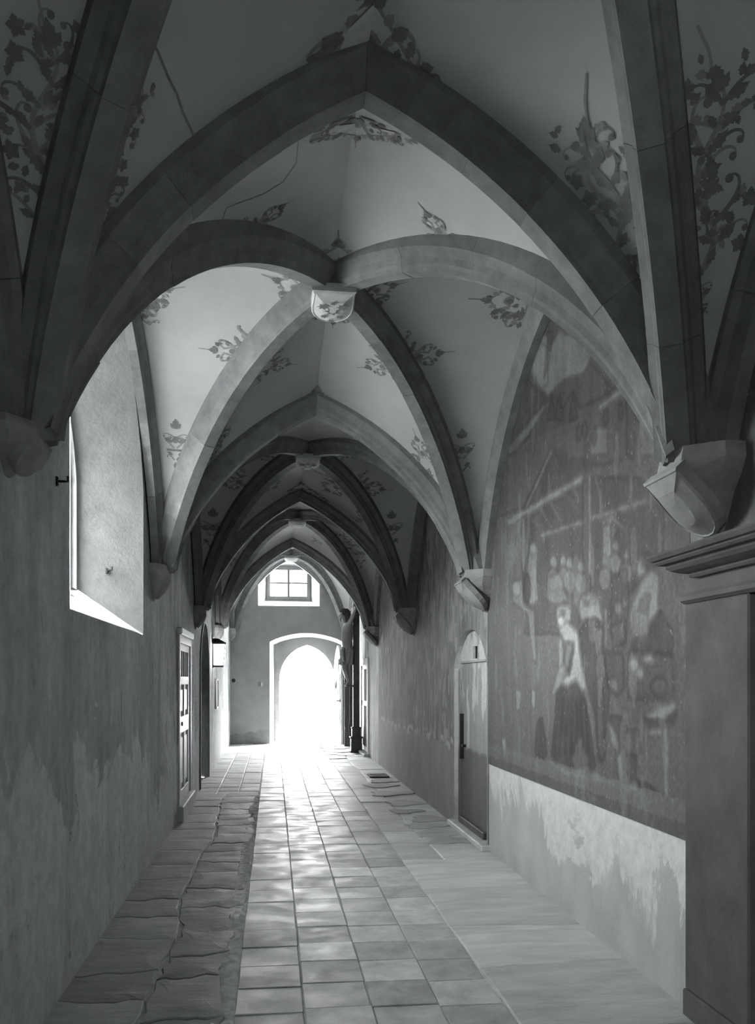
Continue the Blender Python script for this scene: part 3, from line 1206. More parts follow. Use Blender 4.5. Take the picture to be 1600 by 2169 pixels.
C5 = lambda P: [W(900 + x * .4125, 600 + y * .4125) for x, y in P]
C7 = lambda P: [W(1060 + x * .3228, 1050 + y * .3228) for x, y in P]
CB = lambda P: [W(900 + x * .4125, 1200 + y * .4125) for x, y in P]


def ell(cx, cy, rx, ry, n=14, rot=0):
    c, s = math.cos(rot), math.sin(rot)
    return [(cx + rx * math.cos(2 * math.pi * k / n) * c - ry * math.sin(2 * math.pi * k / n) * s,
             cy + rx * math.cos(2 * math.pi * k / n) * s + ry * math.sin(2 * math.pi * k / n) * c) for k in range(n)]


def bar(x0, y0, x1, y1, w):
    L = math.hypot(x1 - x0, y1 - y0)
    nx, ny = -(y1 - y0) / L * w / 2, (x1 - x0) / L * w / 2
    return [(x0 + nx, y0 + ny), (x1 + nx, y1 + ny), (x1 - nx, y1 - ny), (x0 - nx, y0 - ny)]


SHAPES = []
def S(poly, v, a=.8): SHAPES.append((poly, v, a))
# sky, cloud, mountain
S(C5([(480, 330), (560, 180), (640, 120), (1240, 880), (1240, 500), (300, 900), (330, 800)]), .125, .6)
S(C5([(480, 420), (560, 520), (640, 590), (500, 760), (400, 850), (340, 880), (380, 700)]), .115, .8)
S(C5([(520, 270), (590, 230), (640, 270), (640, 360), (700, 240), (800, 280), (870, 360), (830, 460), (720, 500), (640, 580), (600, 545), (550, 460)]), .20, .8)
S(C5([(590, 300), (640, 330), (640, 520), (600, 540), (560, 440)]), .235, .7)
S(C5([(640, 250), (665, 260), (650, 400), (620, 500)]), .12, .6)
S(C5([(380, 890), (500, 770), (640, 600), (660, 620), (560, 760), (440, 890)]), .185, .7)
S(C5([(330, 910), (480, 870), (560, 760), (660, 570), (720, 640), (770, 550), (800, 640), (900, 600), (1040, 520), (1060, 900), (860, 940), (660, 850), (520, 1150), (300, 1230)]), .14, .7)
for x in (660, 700, 770): S(C5([(x - 22, 700), (x, 560), (x + 22, 700)]), .10, .7)
S(C5([(890, 640), (1040, 515), (1045, 560), (910, 655)]), .21, .8)
S(C5([(860, 740), (950, 735), (950, 880), (860, 890)]), .175, .7)
S(C5([(1045, 530), (1095, 560), (1090, 900), (1050, 890)]), .12, .8)
S(C5([(1060, 540), (1070, 540), (1066, 890), (1058, 890)]), .18, .7)
S(C5([(1110, 690), (1160, 680), (1230, 870), (1120, 900)]), .16, .6)
for x, y in ((800, 770), (830, 750), (880, 790), (940, 690), (1020, 660)): S(C5(ell(x, y, 14, 40)), .095, .7)
# stable
S(C5([(520, 1140), (660, 850), (870, 930), (860, 980), (480, 1220)]), .10, .85)
S(C5(bar(660, 850, 870, 925, 16)), .175, .9)
S(C5(bar(665, 850, 530, 1150, 14)), .165, .9)
for a in ((680, 900, 720, 1010), (690, 960, 640, 1080), (700, 1000, 730, 1000), (660, 900, 700, 1040), (640, 960, 570, 1120)): S(C5(bar(*a, 7)), .17, .8)
S(C5([(500, 1230), (870, 1000), (1240, 1000), (1240, 1400), (880, 1800), (520, 1800)]), .105, .75)
S(C5(bar(430, 1235, 870, 970, 40)), .185, .9)
S(C5(bar(600, 1300, 1240, 1085, 34)), .17, .9)
for a in ((555, 1205, 622, 1280), (600, 1150, 655, 1255), (650, 1115, 708, 1230), (712, 1070, 800, 1165), (765, 1040, 808, 1130)): S(C5(bar(*a, 10)), .19, .9)
S(C5([(820, 990), (862, 970), (862, 1900), (822, 1900)]), .15, .9)
S(C5([(850, 980), (864, 970), (864, 1500), (850, 1500)]), .20, .8)
S(C5(bar(870, 930, 930, 1180, 12)), .16, .9)
S(C5(bar(1030, 900, 1190, 1030, 22)), .18, .9)
S(C5(bar(515, 1200, 515, 1480, 18)), .16, .8)
S(C5([(1165, 960), (1185, 955), (1185, 1180), (1165, 1180)]), .17, .7)
S(C5([(1065, 980), (1080, 980), (1078, 1160), (1066, 1160)]), .16, .8)
for k in range(5): S(C5(bar(1150 + k * 22, 1270 - k * 24, 1175 + k * 26, 1330 - k * 20, 6)), .17, .6)
S(C5([(915, 1225), (980, 1190), (1048, 1275), (1035, 1282), (978, 1225), (930, 1245)]), .21, .9)
S(C5([(925, 1240), (968, 1225), (968, 1520), (925, 1500)]), .19, .8)
S(C5([(970, 1225), (1030, 1290), (1030, 1480), (972, 1520)]), .16, .8)
S(C5([(982, 1300), (1000, 1275), (1020, 1310), (1018, 1400), (984, 1460)]), .085, .9)
# figures at the back
S(C7([(210, 310), (235, 300), (258, 360), (250, 470), (262, 700), (200, 720), (190, 480)]), .185, .8)
S(C7(ell(227, 350, 22, 40)), .21, .8)
S(C7(ell(188, 610, 24, 95)), .085, .85)
S(C7([(90, 560), (150, 550), (160, 700), (230, 760), (250, 1080), (230, 1090), (190, 780), (90, 700)]), .19, .6)
S(C7(ell(115, 610, 30, 55)), .22, .6)
for x, y in ((360, 440), (427, 430), (467, 450), (540, 470), (700, 440), (770, 340), (840, 400)):
    S(C7(ell(x, y, 24, 48)), .185, .75)
    S(C7(ell(x, y + 110, 42, 80)), .155, .7)
S(C7([(320, 540), (400, 500), (440, 640), (480, 680), (380, 720), (310, 680)]), .18, .7)
S(C7([(750, 520), (850, 480), (860, 700), (830, 1000), (740, 900)]), .12, .7)
S(C7(ell(790, 740, 28, 50)), .165, .7)
S(C7([(740, 860), (830, 800), (840, 950), (760, 1010)]), .15, .7)
# bending man and robe
S(C7([(540, 660), (600, 640), (655, 665), (690, 830), (620, 800), (545, 825), (525, 750)]), .215, .85)
S(C7([(545, 690), (640, 690), (650, 700), (560, 720)]), .12, .7)
S(C7([(580, 820), (640, 800), (690, 850), (690, 1000), (730, 1300), (700, 1720), (655, 1740), (640, 1450), (575, 1200), (530, 900)]), .095, .85)
S(C7([(620, 860), (685, 870), (680, 1000), (640, 1080)]), .17, .6)
S(C7([(650, 1180), (690, 1170), (700, 1700), (680, 1760), (650, 1650)]), .135, .8)
S(C7([(690, 730), (720, 740), (715, 1000), (700, 1000)]), .17, .7)
S(C7([(700, 1020), (820, 1040), (830, 1250), (790, 1330), (720, 1240)]), .11, .7)
S(C7([(720, 1200), (780, 1200), (800, 1290), (740, 1290)]), .17, .6)
# kneeling woman
S(C7([(385, 1260), (500, 1230), (560, 1290), (600, 1500), (645, 1800), (560, 1765), (480, 1795), (345, 1725), (370, 1480)]), .085, .9)
for k in range(6): S(C7(bar(430 + k * 28, 1330, 400 + k * 40, 1700, 9)), .125, .5)
S(C7(ell(428, 780, 48, 70, 14, -.2)), .27, .9)
S(C7(ell(415, 830, 26, 45, 14, -.2)), .33, .9)
S(C7(ell(420, 770, 26, 14)), .12, .7)
S(C7([(400, 870), (450, 830), (500, 870), (520, 900), (530, 1000), (545, 1120), (580, 1270), (545, 1275), (505, 1205), (455, 1245), (400, 1235), (410, 1205), (470, 1160), (492, 1010), (480, 960), (440, 960), (415, 920)]), .30, .9)
S(C7([(445, 960), (480, 965), (488, 1010), (465, 1140), (430, 1130)]), .16, .8)
S(C7([(395, 940), (415, 920), (425, 1010), (430, 1180), (395, 1180)]), .22, .8)
S(C7([(400, 1120), (440, 1110), (440, 1190), (360, 1320), (345, 1300)]), .24, .7)
S(C7([(485, 960), (497, 960), (500, 1010), (470, 1170), (455, 1170)]), .13, .7)
# seated woman upper right
S(C7([(1010, 800), (1070, 760), (1140, 880), (1150, 1040), (870, 1010), (900, 930)]), .10, .85)
S(C7(ell(945, 460, 36, 75, 14, .1)), .185, .85)
S(C7(ell(985, 430, 40, 50)), .10, .8)
S(C7([(945, 550), (1010, 480), (1058, 520), (1050, 760), (1000, 830), (985, 900), (950, 940), (880, 910), (860, 770), (915, 640)]), .215, .85)
S(C7([(960, 660), (1000, 650), (990, 760), (920, 780), (930, 700)]), .13, .7)
S(C7([(885, 740), (990, 780), (980, 900), (940, 930), (885, 890)]), .20, .8)
for k in range(4): S(C7(bar(885 + k * 26, 760 + k * 12, 900 + k * 18, 900 + k * 8, 6)), .14, .6)
S(C7([(860, 1030), (1160, 1050), (1160, 1340), (850, 1330)]), .115, .6)
S(C7(ell(895, 1110, 36, 52)), .235, .85)
S(C7(ell(985, 1075, 46, 34)), .235, .85)
S(C7(ell(935, 1165, 28, 45)), .22, .85)
S(C7(ell(1060, 1250, 55, 60)), .15, .7)
# table
S(C7([(955, 1440), (1110, 1352), (1180, 1345), (1180, 1390), (1110, 1480), (960, 1470)]), .21, .9)
S(C7([(960, 1470), (1110, 1480), (1180, 1400), (1180, 1440), (1110, 1525), (965, 1510)]), .11, .9)
S(C7([(965, 1510), (985, 1515), (980, 1870), (962, 1860)]), .16, .85)
S(C7([(1085, 1520), (1120, 1500), (1130, 2020), (1090, 1990)]), .175, .85)
S(C7([(985, 1520), (1085, 1525), (1080, 1590), (985, 1575)]), .20, .7)
S(C7([(965, 1780), (1090, 1810), (1090, 1835), (965, 1800)]), .20, .8)
# legs, feet, staff
S(C7([(725, 1440), (830, 1470), (850, 1560), (800, 1680), (760, 1560)]), .10, .8)
S(C7([(722, 1490), (760, 1520), (800, 1640), (790, 1700), (750, 1640)]), .21, .85)
S(C7([(775, 1700), (815, 1700), (830, 1880), (815, 1895), (795, 1880)]), .18, .8)
S(C7([(840, 1520), (930, 1560), (930, 1700), (860, 1750), (830, 1640)]), .135, .7)
S(C7([(860, 1700), (920, 1720), (900, 1870), (860, 1860)]), .12, .8)
S(C7([(905, 1865), (960, 1890), (1010, 1920), (1065, 1970), (1010, 1980), (930, 1930)]), .06, .9)
S(C7([(250, 1500), (290, 1450), (320, 1690), (300, 1730), (240, 1710)]), .085, .85)
S(C7([(20, 1590), (45, 1590), (48, 1700), (30, 1725)]), .26, .8)
S(C7([(110, 1260), (150, 1280), (140, 1410), (115, 1420)]), .22, .7)
S(C7([(220, 1270), (245, 1280), (240, 1420), (215, 1380)]), .21, .6)
# pale ground under the figures
S(C7([(300, 1740), (350, 1735), (480, 1800), (600, 1840), (640, 1810), (690, 1850), (800, 1900), (900, 1890), (940, 1940), (1060, 1990), (1060, 2010), (800, 1920), (600, 1880), (420, 1830)]), .235, .75)
# painted border
S(CB([(1285, -200), (1300, -200), (1305, 700), (1290, 700)]), .19, .5)


def fresco(name, y0, y1, z0, z1, step, base, shapes, holes, label, streak=1.0, flake=.5, bands=(), seed=0, dado=None, zst=2.2):
    ny, nz = int((y1 - y0) / step) + 1, int((z1 - z0) / step) + 1
    Y, Z = np.meshgrid(np.linspace(y0, y1, ny), np.linspace(z0, z1, nz), indexing='ij')
    wob = .012
    Yw = Y + (fbm(Y * 22 + seed, Z * 22, 3) - .5) * wob * 2
    Zw = Z + (fbm(Y * 22 + 90 + seed, Z * 22 + 40, 3) - .5) * wob * 2
    c = base * (0.75 + .5 * fbm(Y * 1.6 + seed, Z * 1.1, 4))
    for si, (poly, v, a) in enumerate(shapes):
        lo_y, hi_y = min(p[0] for p in poly) - .08, max(p[0] for p in poly) + .08
        i0, i1 = np.searchsorted(Y[:, 0], lo_y), np.searchsorted(Y[:, 0], hi_y)
        if i1 - i0 < 2:
            continue
        ya, za = Yw[i0:i1], Zw[i0:i1]
        m = mask(poly, ya, za).astype(float)
        q = np.pad(m, 2, mode='edge')                      # soft brushed edge
        m = sum(q[2 + dy:2 + dy + m.shape[0], 2 + dz:2 + dz + m.shape[1]] for dy in (-2, -1, 0, 1, 2) for dz in (-2, -1, 0, 1, 2)) / 25
        edge = 4 * m * (1 - m)
        form = .72 + .56 * fbm(ya * 9 + si * 3.7, za * 5 + si, 3)
        vv = v * (.92 if v > .15 else .52) * form
        m = m * a * (.55 + .75 * fbm(ya * 6 + si, za * 4 + 8, 3)).clip(0, 1)
        c[i0:i1] = c[i0:i1] * (1 - m) + vv * m
        c[i0:i1] *= 1 - .26 * edge
    for (a, b, v, al) in bands:
        m = (Zw > a) & (Zw < b)
        c[m] = c[m] * (1 - al) + v * al
    st = fbm(Y * 13 + seed * 3, Z * zst + 3, 5)
    c = c * (1 + (st - .5) * 1.3 * streak)
    fl = fbm(Y * 9 + 50 + seed, Z * (zst + 1) + 20, 5)
    big = fbm(Y * 1.1 + 9 + seed, Z * .9 + 2, 3)
    k = np.clip((fl * .7 + big * .3 - .585) / .04, 0, 1) * flake
    c = c * (1 - k) + (.22 + .10 * st) * k
    sp = fbm(Y * 55 + 3, Z * 45, 2)
    k = np.clip((sp - .84) / .05, 0, 1) * .4
    c = c * (1 - k) + .30 * k
    if dado is not None:
        zd, lo, hi = dado
        m = Zw < zd
        d = lo + (hi - lo) * (.35 * st + .65 * fbm(Y * 4 + 2, Z * 4, 5))
        c[m] = d[m]
        pale = np.clip((fbm(Y * 6, Z * 9, 5) - .44 - np.abs(Zw - zd - .03) * 3.2) / .05, 0, 1)
        c = c * (1 - pale) + (.24 + .16 * st) * pale
    def vault_line(y):
        for a, b in zip(YS[:-1], YS[1:]):
            if a <= y < b:
                P_, N_ = arc((b - a) / 2 - .13, ZS, 0, 4.0, 2.35 if b < 19 else 3.2, 20)
                q = abs(y - (a + b) / 2)
                return float(np.interp(q, [p[0] for p in P_][::-1], [p[1] for p in P_][::-1])) + .06 if q < (b - a) / 2 - .13 else ZS
        return 4.1
    und = (fbm(Y * 1.2 + 3, Z * 1.2 + 8, 4) - .5) * .006
    verts = np.stack([np.full_like(Y, XR - .012) - und, Y, Z], -1).reshape(-1, 3)
    faces = []
    idx = np.arange(ny * nz).reshape(ny, nz)
    hy = [(min(p[0] for p in h), max(p[0] for p in h)) for h in holes]
    for i in range(ny - 1):
        yc = (Y[i, 0] + Y[i + 1, 0]) / 2
        ztop = vault_line(yc)
        act = [h for h, r in zip(holes, hy) if r[0] - .02 < yc < r[1] + .02]
        for j in range(nz - 1):
            if Z[0, j + 1] > ztop:
                break
            if act and any(inside(h, yc, (Z[0, j] + Z[0, j + 1]) / 2) for h in act):
                continue
            faces.append((idx[i, j], idx[i, j + 1], idx[i + 1, j + 1], idx[i + 1, j]))
    o = mesh(name, verts, faces, M['fresco'], None, True, cols=np.clip(c, .03, .6).ravel())
    return tag(o, label, 'fresco')


fresco('fresco', 3.515, 7.04, .77, 4.02, .009, .088, SHAPES, [],
       'faded painted stable scene with a kneeling woman on the near right wall',
       .32, .16, bands=((.77, .842, .085, .85), (.842, .95, .13, .6)))
fresco('fresco', 1.2, 3.51, 2.08, 4.02, .03, .10, [], [],
       'dark painted plaster above the moulded cornice at the right edge', .4, .2, seed=3)
fresco('fresco', 7.05, 14.6, 0.0, 4.02, .015, .16, [], [RD],
       'streaky worn wall painting beyond the arched door, its figures almost gone',
       1.15, .75, seed=5, dado=(.80, .13, .27), zst=4.5)
fresco('fresco', 14.6, 19.5, 0.0, 3.9, .04, .34, [], [NARROW],
       'pale worn painted plaster around the narrow panelled door at the far right', .9, .6, seed=9)

# arched door in the painted wall
d3 = empty('door_3', (XR, 7.75, 0), kind='structure', label='arched boarded door, half pale and half dark, set in the painted right wall')


def paint_col(P, seed):
    P = np.array(P)
    y, z = P[:, 1], P[:, 2]
    st = fbm(y * 16 + seed, z * 2 + 3, 5)
    up = .17 + .16 * st + .18 * np.clip((fbm(y * 5 + seed, z * 2.2, 4) - .52) / .06, 0, 1)
    lo = .085 + .05 * st
    e = np.clip((z - .80 + (y - 7.7) * 0 + (fbm(y * 9, z * 9, 2) - .5) * .05) / .03, 0, 1)
    return lo * (1 - e) + up * e


def painted_box(name, x0, x1, y0, y1, z0, z1, parent, seed, ztop=None):
    ny, nz = max(2, int((y1 - y0) / .02)), 70
    v, f = [], []
    for i in range(ny + 1):
        y = y0 + (y1 - y0) * i / ny
        zt = z1 if ztop is None else ztop(y)
        for j in range(nz + 1):
            v.append((x0, y, z0 + (zt - z0) * j / nz))
    for i in range(ny):
        for j in range(nz):
            a = i * (nz + 1) + j
            f.append((a, a + 1, a + nz + 2, a + nz + 1))
    # side returns
    b = len(v)
    rim = [i * (nz + 1) for i in range(ny + 1)] + [ny * (nz + 1) + j for j in range(1, nz + 1)] + [i * (nz + 1) + nz for i in range(ny - 1, -1, -1)] + [j for j in range(nz - 1, 0, -1)]
    for q in rim:
        v.append((x1, v[q][1], v[q][2]))
    for i in range(len(rim)):
        j = (i + 1) % len(rim)
        f.append((rim[i], rim[j], b + j, b + i))
    return mesh(name, v, f, M['painted_door'], parent, False, cols=paint_col(v, seed))


def zarch(y):
    zs = [p[1] for p in RD[2:]]
    ys = [p[0] for p in RD[2:]]
    return float(np.interp(y, ys[::-1], zs[::-1]))


loft('reveal', [(XR - .013, y, z) for y, z in RD], [(XR + .10, y, z) for y, z in RD], M['dado'], d3, skip=(0,))
xb = XR + .035
painted_box('frame', xb, xb + .04, 7.075, 7.27, .05, 1.6, d3, 2, lambda y: zarch(y) - .006)
painted_box('frame', xb, xb + .04, 8.29, 8.415, .05, 1.6, d3, 4, lambda y: zarch(y) - .006)
# tympanum with the hatch opening
ty = MB()
painted_box('tympanum', xb + .004, xb + .04, 7.272, 7.62, 1.685, 1.9, d3, 3, lambda y: zarch(y) - .008)
painted_box('tympanum', xb + .004, xb + .04, 7.80, 8.288, 1.685, 1.9, d3, 5, lambda y: zarch(y) - .008)
painted_box('tympanum', xb + .004, xb + .04, 7.622, 7.798, 1.825, 1.9, d3, 6, lambda y: zarch(y) - .008)
painted_box('tympanum', xb + .004, xb + .04, 7.622, 7.798, 1.685, 1.705, d3, 7)
MB().box(xb + .05, xb + .06, 7.60, 7.82, 1.69, 1.84).build('hatch', M['black'], d3)
for k in range(3):
    MB().box(xb + .02, xb + .03, 7.65 + k * .05, 7.662 + k * .05, 1.705, 1.825).build('hatch_bar', M['iron'], d3)
ys_ = [7.278, 7.62, 7.96, 8.284]
for k in range(3):
    painted_box('board', xb + .008 + .002 * k, xb + .05, ys_[k] + .002, ys_[k + 1] - .002, .09, 1.675, d3, 8 + k)
MB().box(xb - .012, xb + .01, 7.28, 8.28, 1.668, 1.69, .004).build('drip_rail', M['grey_wood'], d3)
MB().box(xb - .03, xb + .01, 7.28, 8.27, .05, .12, .006).build('kick_rail', M['dark_wood'], d3)
MB().box(XR - .075, XR + .06, 7.03, 8.46, 0.0, .055, .01).build('step', M['flag'], d3)
MB().box(xb - .03, xb + .012, 8.215, 8.24, .70, 1.16, .004).build('pull_bar', M['iron'], d3)
MB().tube([(xb + .01, 8.12, .84), (xb - .03, 8.12, .84)], .016, 8).build('knob', M['iron'], d3)

# narrow panelled door at the far right
d4 = empty('door_4', (XR, 16.7, 0), kind='structure', label='narrow white framed door with dark mouldings at the far right wall')
mb = MB()
mb.ring([(16.0, .0), (17.35, .0), (17.35, 1.93), (16.0, 1.93)], [(16.12, .02), (17.23, .02), (17.23, 1.80), (16.12, 1.80)], 0, XR - .05, XR + .05)
mb.build('frame', M['white_wood'], d4)
MB().box(XR - .02, XR + .03, 16.12, 17.23, .06, 1.80).build('leaf', M['white_wood'], d4)
for (a, b) in ((16.17, 16.62), (16.72, 17.18)):
    MB().box(XR - .034, XR - .018, a, b, 1.08, 1.72, .004).build('panel', M['panel_dark'], d4)
    MB().box(XR - .034, XR - .018, a, b, .16, .98, .004).build('panel', M['panel_dark'], d4)
MB().box(XR - .13, XR + .05, 15.95, 17.4, 0, .06, .01).build('step', M['flag'], d4)

# portal beside the viewer on the right
po = empty('stone_portal', (XR, 2.4, 0), label='dark stone door surround with a heavy moulded cornice at the right edge', cat='portal')
PF = XR - .045
M['portal'] = stone('dark_painted_stone', .055, .095, 4, .85, .35)
for (a, b) in ((3.0, 3.50), (1.26, 1.75)):
    mb = MB()
    mb.box(PF, XR - .001, a, b, .12, 1.84, .008)
    mb.build('jamb', M['portal'], po)
    MB().box(PF - .008, XR - .001, a, b + .006, 0, .12, .006).build('plinth', M['portal'], po)
MB().prism([(PF, 1.84), (PF - .006, 1.845), (PF - .018, 1.852), (PF - .018, 1.87), (PF - .008, 1.88), (PF, 1.89), (XR - .001, 1.89), (XR - .001, 1.84)], 1, 1.25, 3.51).build('architrave', M['portal'], po)
MB().box(PF + .004, XR - .001, 1.26, 3.50, 1.89, 1.95).build('frieze', M['portal'], po)
COR = [(PF + .004, 2.035), (PF - .02, 2.035), (PF - .03, 2.05), (PF - .03, 2.062), (PF - .055, 2.07), (PF - .085, 2.088), (PF - .10, 2.11), (PF - .10, 2.125),
       (PF - .125, 2.13), (PF - .135, 2.145), (PF - .135, 2.155), (PF - .15, 2.16), (PF - .16, 2.185), (PF - .16, 2.20), (XR - .001, 2.225), (XR - .001, 2.035)]
COR = [(x, 1.945 + (z - 2.035) * .66) for x, z in COR]
v, f = [], []
for (yy, s) in ((1.26, -1), (3.38, 1)):
    for x, z in COR:
        pr = max(0.0, PF + .004 - x)
        v.append((x, yy + s * pr, z))
n = len(COR)
for i in range(n):
    j = (i + 1) % n
    f.append((i, j, n + j, n + i))
f += [tuple(range(n))[::-1], tuple(range(n, 2 * n))]
mesh('cornice', v, f, M['portal'], po)
d5 = empty('door_5', (XR, 2.4, 0), kind='structure', label='dark boarded door inside the stone portal beside the viewer')
for k in range(5):
    MB().box(XR + .05, XR + .09, 1.755 + k * .248, 1.755 + (k + 1) * .248 - .005, .01, 1.855, .004).build('plank', M['dark_wood'], d5)
MB().tube([(XR + .05, 1.95, 1.0), (XR + .0, 1.95, 1.0), (XR + .0, 2.07, 1.0)], .012, 8).build('handle', M['iron'], d5)

# open leaf of the end door
d6 = empty('door_6', (1.50, 20.3, 0), kind='structure', label='pale arched door leaf with dark mouldings standing open by the bright doorway')
LW = 1.28
def on_leaf(pl):
    return pl
hinge, tip = Vector((1.50, 20.30)), Vector((1.575, 19.03))
dv = (tip - hinge).normalized()
nv = Vector((dv.y, -dv.x))
if nv.x > 0: nv = -nv
def leaf_pt(s, z, d): 
    q = hinge + dv * s + nv * d
    return (q.x, q.y, z)
def leaf_prism(poly, d0, d1):
    n = len(poly)
    v = [leaf_pt(s, z, d0) for s, z in poly] + [leaf_pt(s, z, d1) for s, z in poly]
    f = [tuple(range(n)), tuple(range(n, 2 * n))[::-1]] + [(i, (i + 1) % n, n + (i + 1) % n, n + i) for i in range(n)]
    m = MB()
    m.add(v, f)
    return m
LO = arch_loop(0.0, LW, .03, 1.50, 2.33, 8)
leaf_prism(LO, -.03, .02).build('leaf', M['white_wood'], d6)
for (a, b) in ((.08, .34), (.40, .62), (.70, .92), (.98, 1.22)):
    top = {.08: 1.70, .40: 2.05, .70: 2.05, .98: 1.70}[a]
    leaf_prism([(a, .95), (b, .95), (b, top), (a, top)], .018, .03).build('panel', M['panel_dark'], d6)
    leaf_prism([(a + .05, 1.0), (b - .05, 1.0), (b - .05, top - .05), (a + .05, top - .05)], .028, .04).build('raised_field', M['white_wood'], d6)
    leaf_prism([(a, .40), (b, .40), (b, .88), (a, .88)], .018, .03).build('panel', M['panel_dark'], d6)
    leaf_prism([(a + .05, .45), (b - .05, .45), (b - .05, .83), (a + .05, .83)], .028, .04).build('raised_field', M['white_wood'], d6)
c0 = Vector(leaf_pt(.66, 1.38, .06))
MB().tube([c0 + Vector((nv.x * .03, nv.y * .03, 0)) * 0 + Vector((dv.x * .07 * math.cos(t), dv.y * .07 * math.cos(t), .09 * math.sin(t))) for t in np.linspace(0, 2 * math.pi, 17)], .012, 6, cap=False).build('ring_handle', M['iron'], d6)
MB().tube([leaf_pt(1.15, 1.02, .03), leaf_pt(1.15, 1.02, .10), leaf_pt(1.02, 1.02, .11)], .014, 6).build('lever', M['iron'], d6)
mb = MB()
mb.tube([leaf_pt(1.15, 1.02, .02), leaf_pt(1.15, 1.02, .045)], .04, 10)
mb.build('lock_plate', M['iron'], d6)


# ------------------------------------------------------------------ painted scrollwork on the vault
CAM = Vector((0, 0, EYE))
ORN = [M['paint_mid'], M['paint_dark'], M['paint_pale']]


class Paint:
    def __init__(s, P, N, U, V):
        s.P, s.N, s.U, s.V = P, N, U, V
        s.mb = MB()

    def at(s, a, b, lift):
        q = s.P + s.U * a + s.V * b + s.N * .30
        h, n, i, d = WEB.ray_cast(q, -s.N, .8)
        s.ok = True
        if h is None or (h - (s.P + s.U * a + s.V * b)).length > .16:
            h, n, i, d = WEB.find_nearest(s.P + s.U * a + s.V * b)
            s.ok = d < .16
        if n.dot(h - CAM) > 0:
            n = -n
        return h + n * lift

    def poly(s, pts, m):
        lift = (.003, .0045, .002)[m]
        c = (sum(p[0] for p in pts) / len(pts), sum(p[1] for p in pts) / len(pts))
        v, ok = [], []
        n = len(pts)
        for a, b in [c] + list(pts):
            v.append(s.at(a, b, lift))
            ok.append(s.ok)
        s.mb.add(v, [(0, 1 + i, 1 + (i + 1) % n) for i in range(n) if ok[0] and ok[1 + i] and ok[1 + (i + 1) % n] and max((v[0] - v[1 + i]).length, (v[1 + i] - v[1 + (i + 1) % n]).length) < .3], m)

    def ribbon(s, pts, w, m):
        lift = (.003, .0045, .002)[m]
        v, f, ok = [], [], []
        n = len(pts)
        for i, p in enumerate(pts):
            a, b = pts[max(0, i - 1)], pts[min(n - 1, i + 1)]
            dx, dy = b[0] - a[0], b[1] - a[1]
            L = math.hypot(dx, dy) + 1e-9
            ww = w(i / (n - 1)) if callable(w) else w
            for sg in (-1, 1):
                v.append(s.at(p[0] + sg * dy / L * ww, p[1] - sg * dx / L * ww, lift))
                ok.append(s.ok)
        for i in range(n - 1):
            if all(ok[2 * i:2 * i + 4]) and (v[2 * i] - v[2 * i + 2]).length < .15:
                f.append((2 * i, 2 * i + 1, 2 * i + 3, 2 * i + 2))
        s.mb.add(v, f, m)

    def scroll(s, x, y, ang, L, hand, m=0, w=.09):
        """stem that leaves (x,y) and curls into a volute."""
        pts = []
        px, py, th = x, y, ang
        n = 34
        for i in range(n + 1):
            pts.append((px, py))
            t = i / n
            st = L * 1.9 / n * (1 - .72 * t)
            th += hand * (.5 + 7.5 * t ** 2.2) / n * 1.35
            px += st * math.cos(th)
            py += st * math.sin(th)
        s.ribbon(pts, lambda t: L * w * (1 - .75 * t), m)
        s.poly([(px + L * .09 * math.cos(k * math.pi / 4), py + L * .09 * math.sin(k * math.pi / 4)) for k in range(8)], 1)

    def leaf(s, x, y, ang, L, m=1, fat=.3):
        out = []
        for t, r in ((0, .03), (.15, .6), (.25, .45), (.4, 1.0), (.5, .7), (.65, .8), (.75, .45), (1.0, 0)):
            out.append((t * L, r * fat * L))
        pts = out + [(a, -b) for a, b in out[::-1][1:]]
        c, q = math.cos(ang), math.sin(ang)
        s.poly([(x + a * c - b * q, y + a * q + b * c) for a, b in pts], m)

    def bud(s, x, y, ang, L):
        for k in (-1, 0, 1):
            s.leaf(x, y, ang + k * .75, L * (1 if k == 0 else .7), 1, .34)

    def blob(s, x, y, rx, ry, m):
        s.poly([(x + rx * math.cos(k * math.pi / 6) * (1 + .12 * math.sin(k * 2.3 + x * 40)), y + ry * math.sin(k * math.pi / 6)) for k in range(12)], m)

    def done(s):
        o = s.mb.build('painted_scrollwork', ORN, ceiling)
        return o


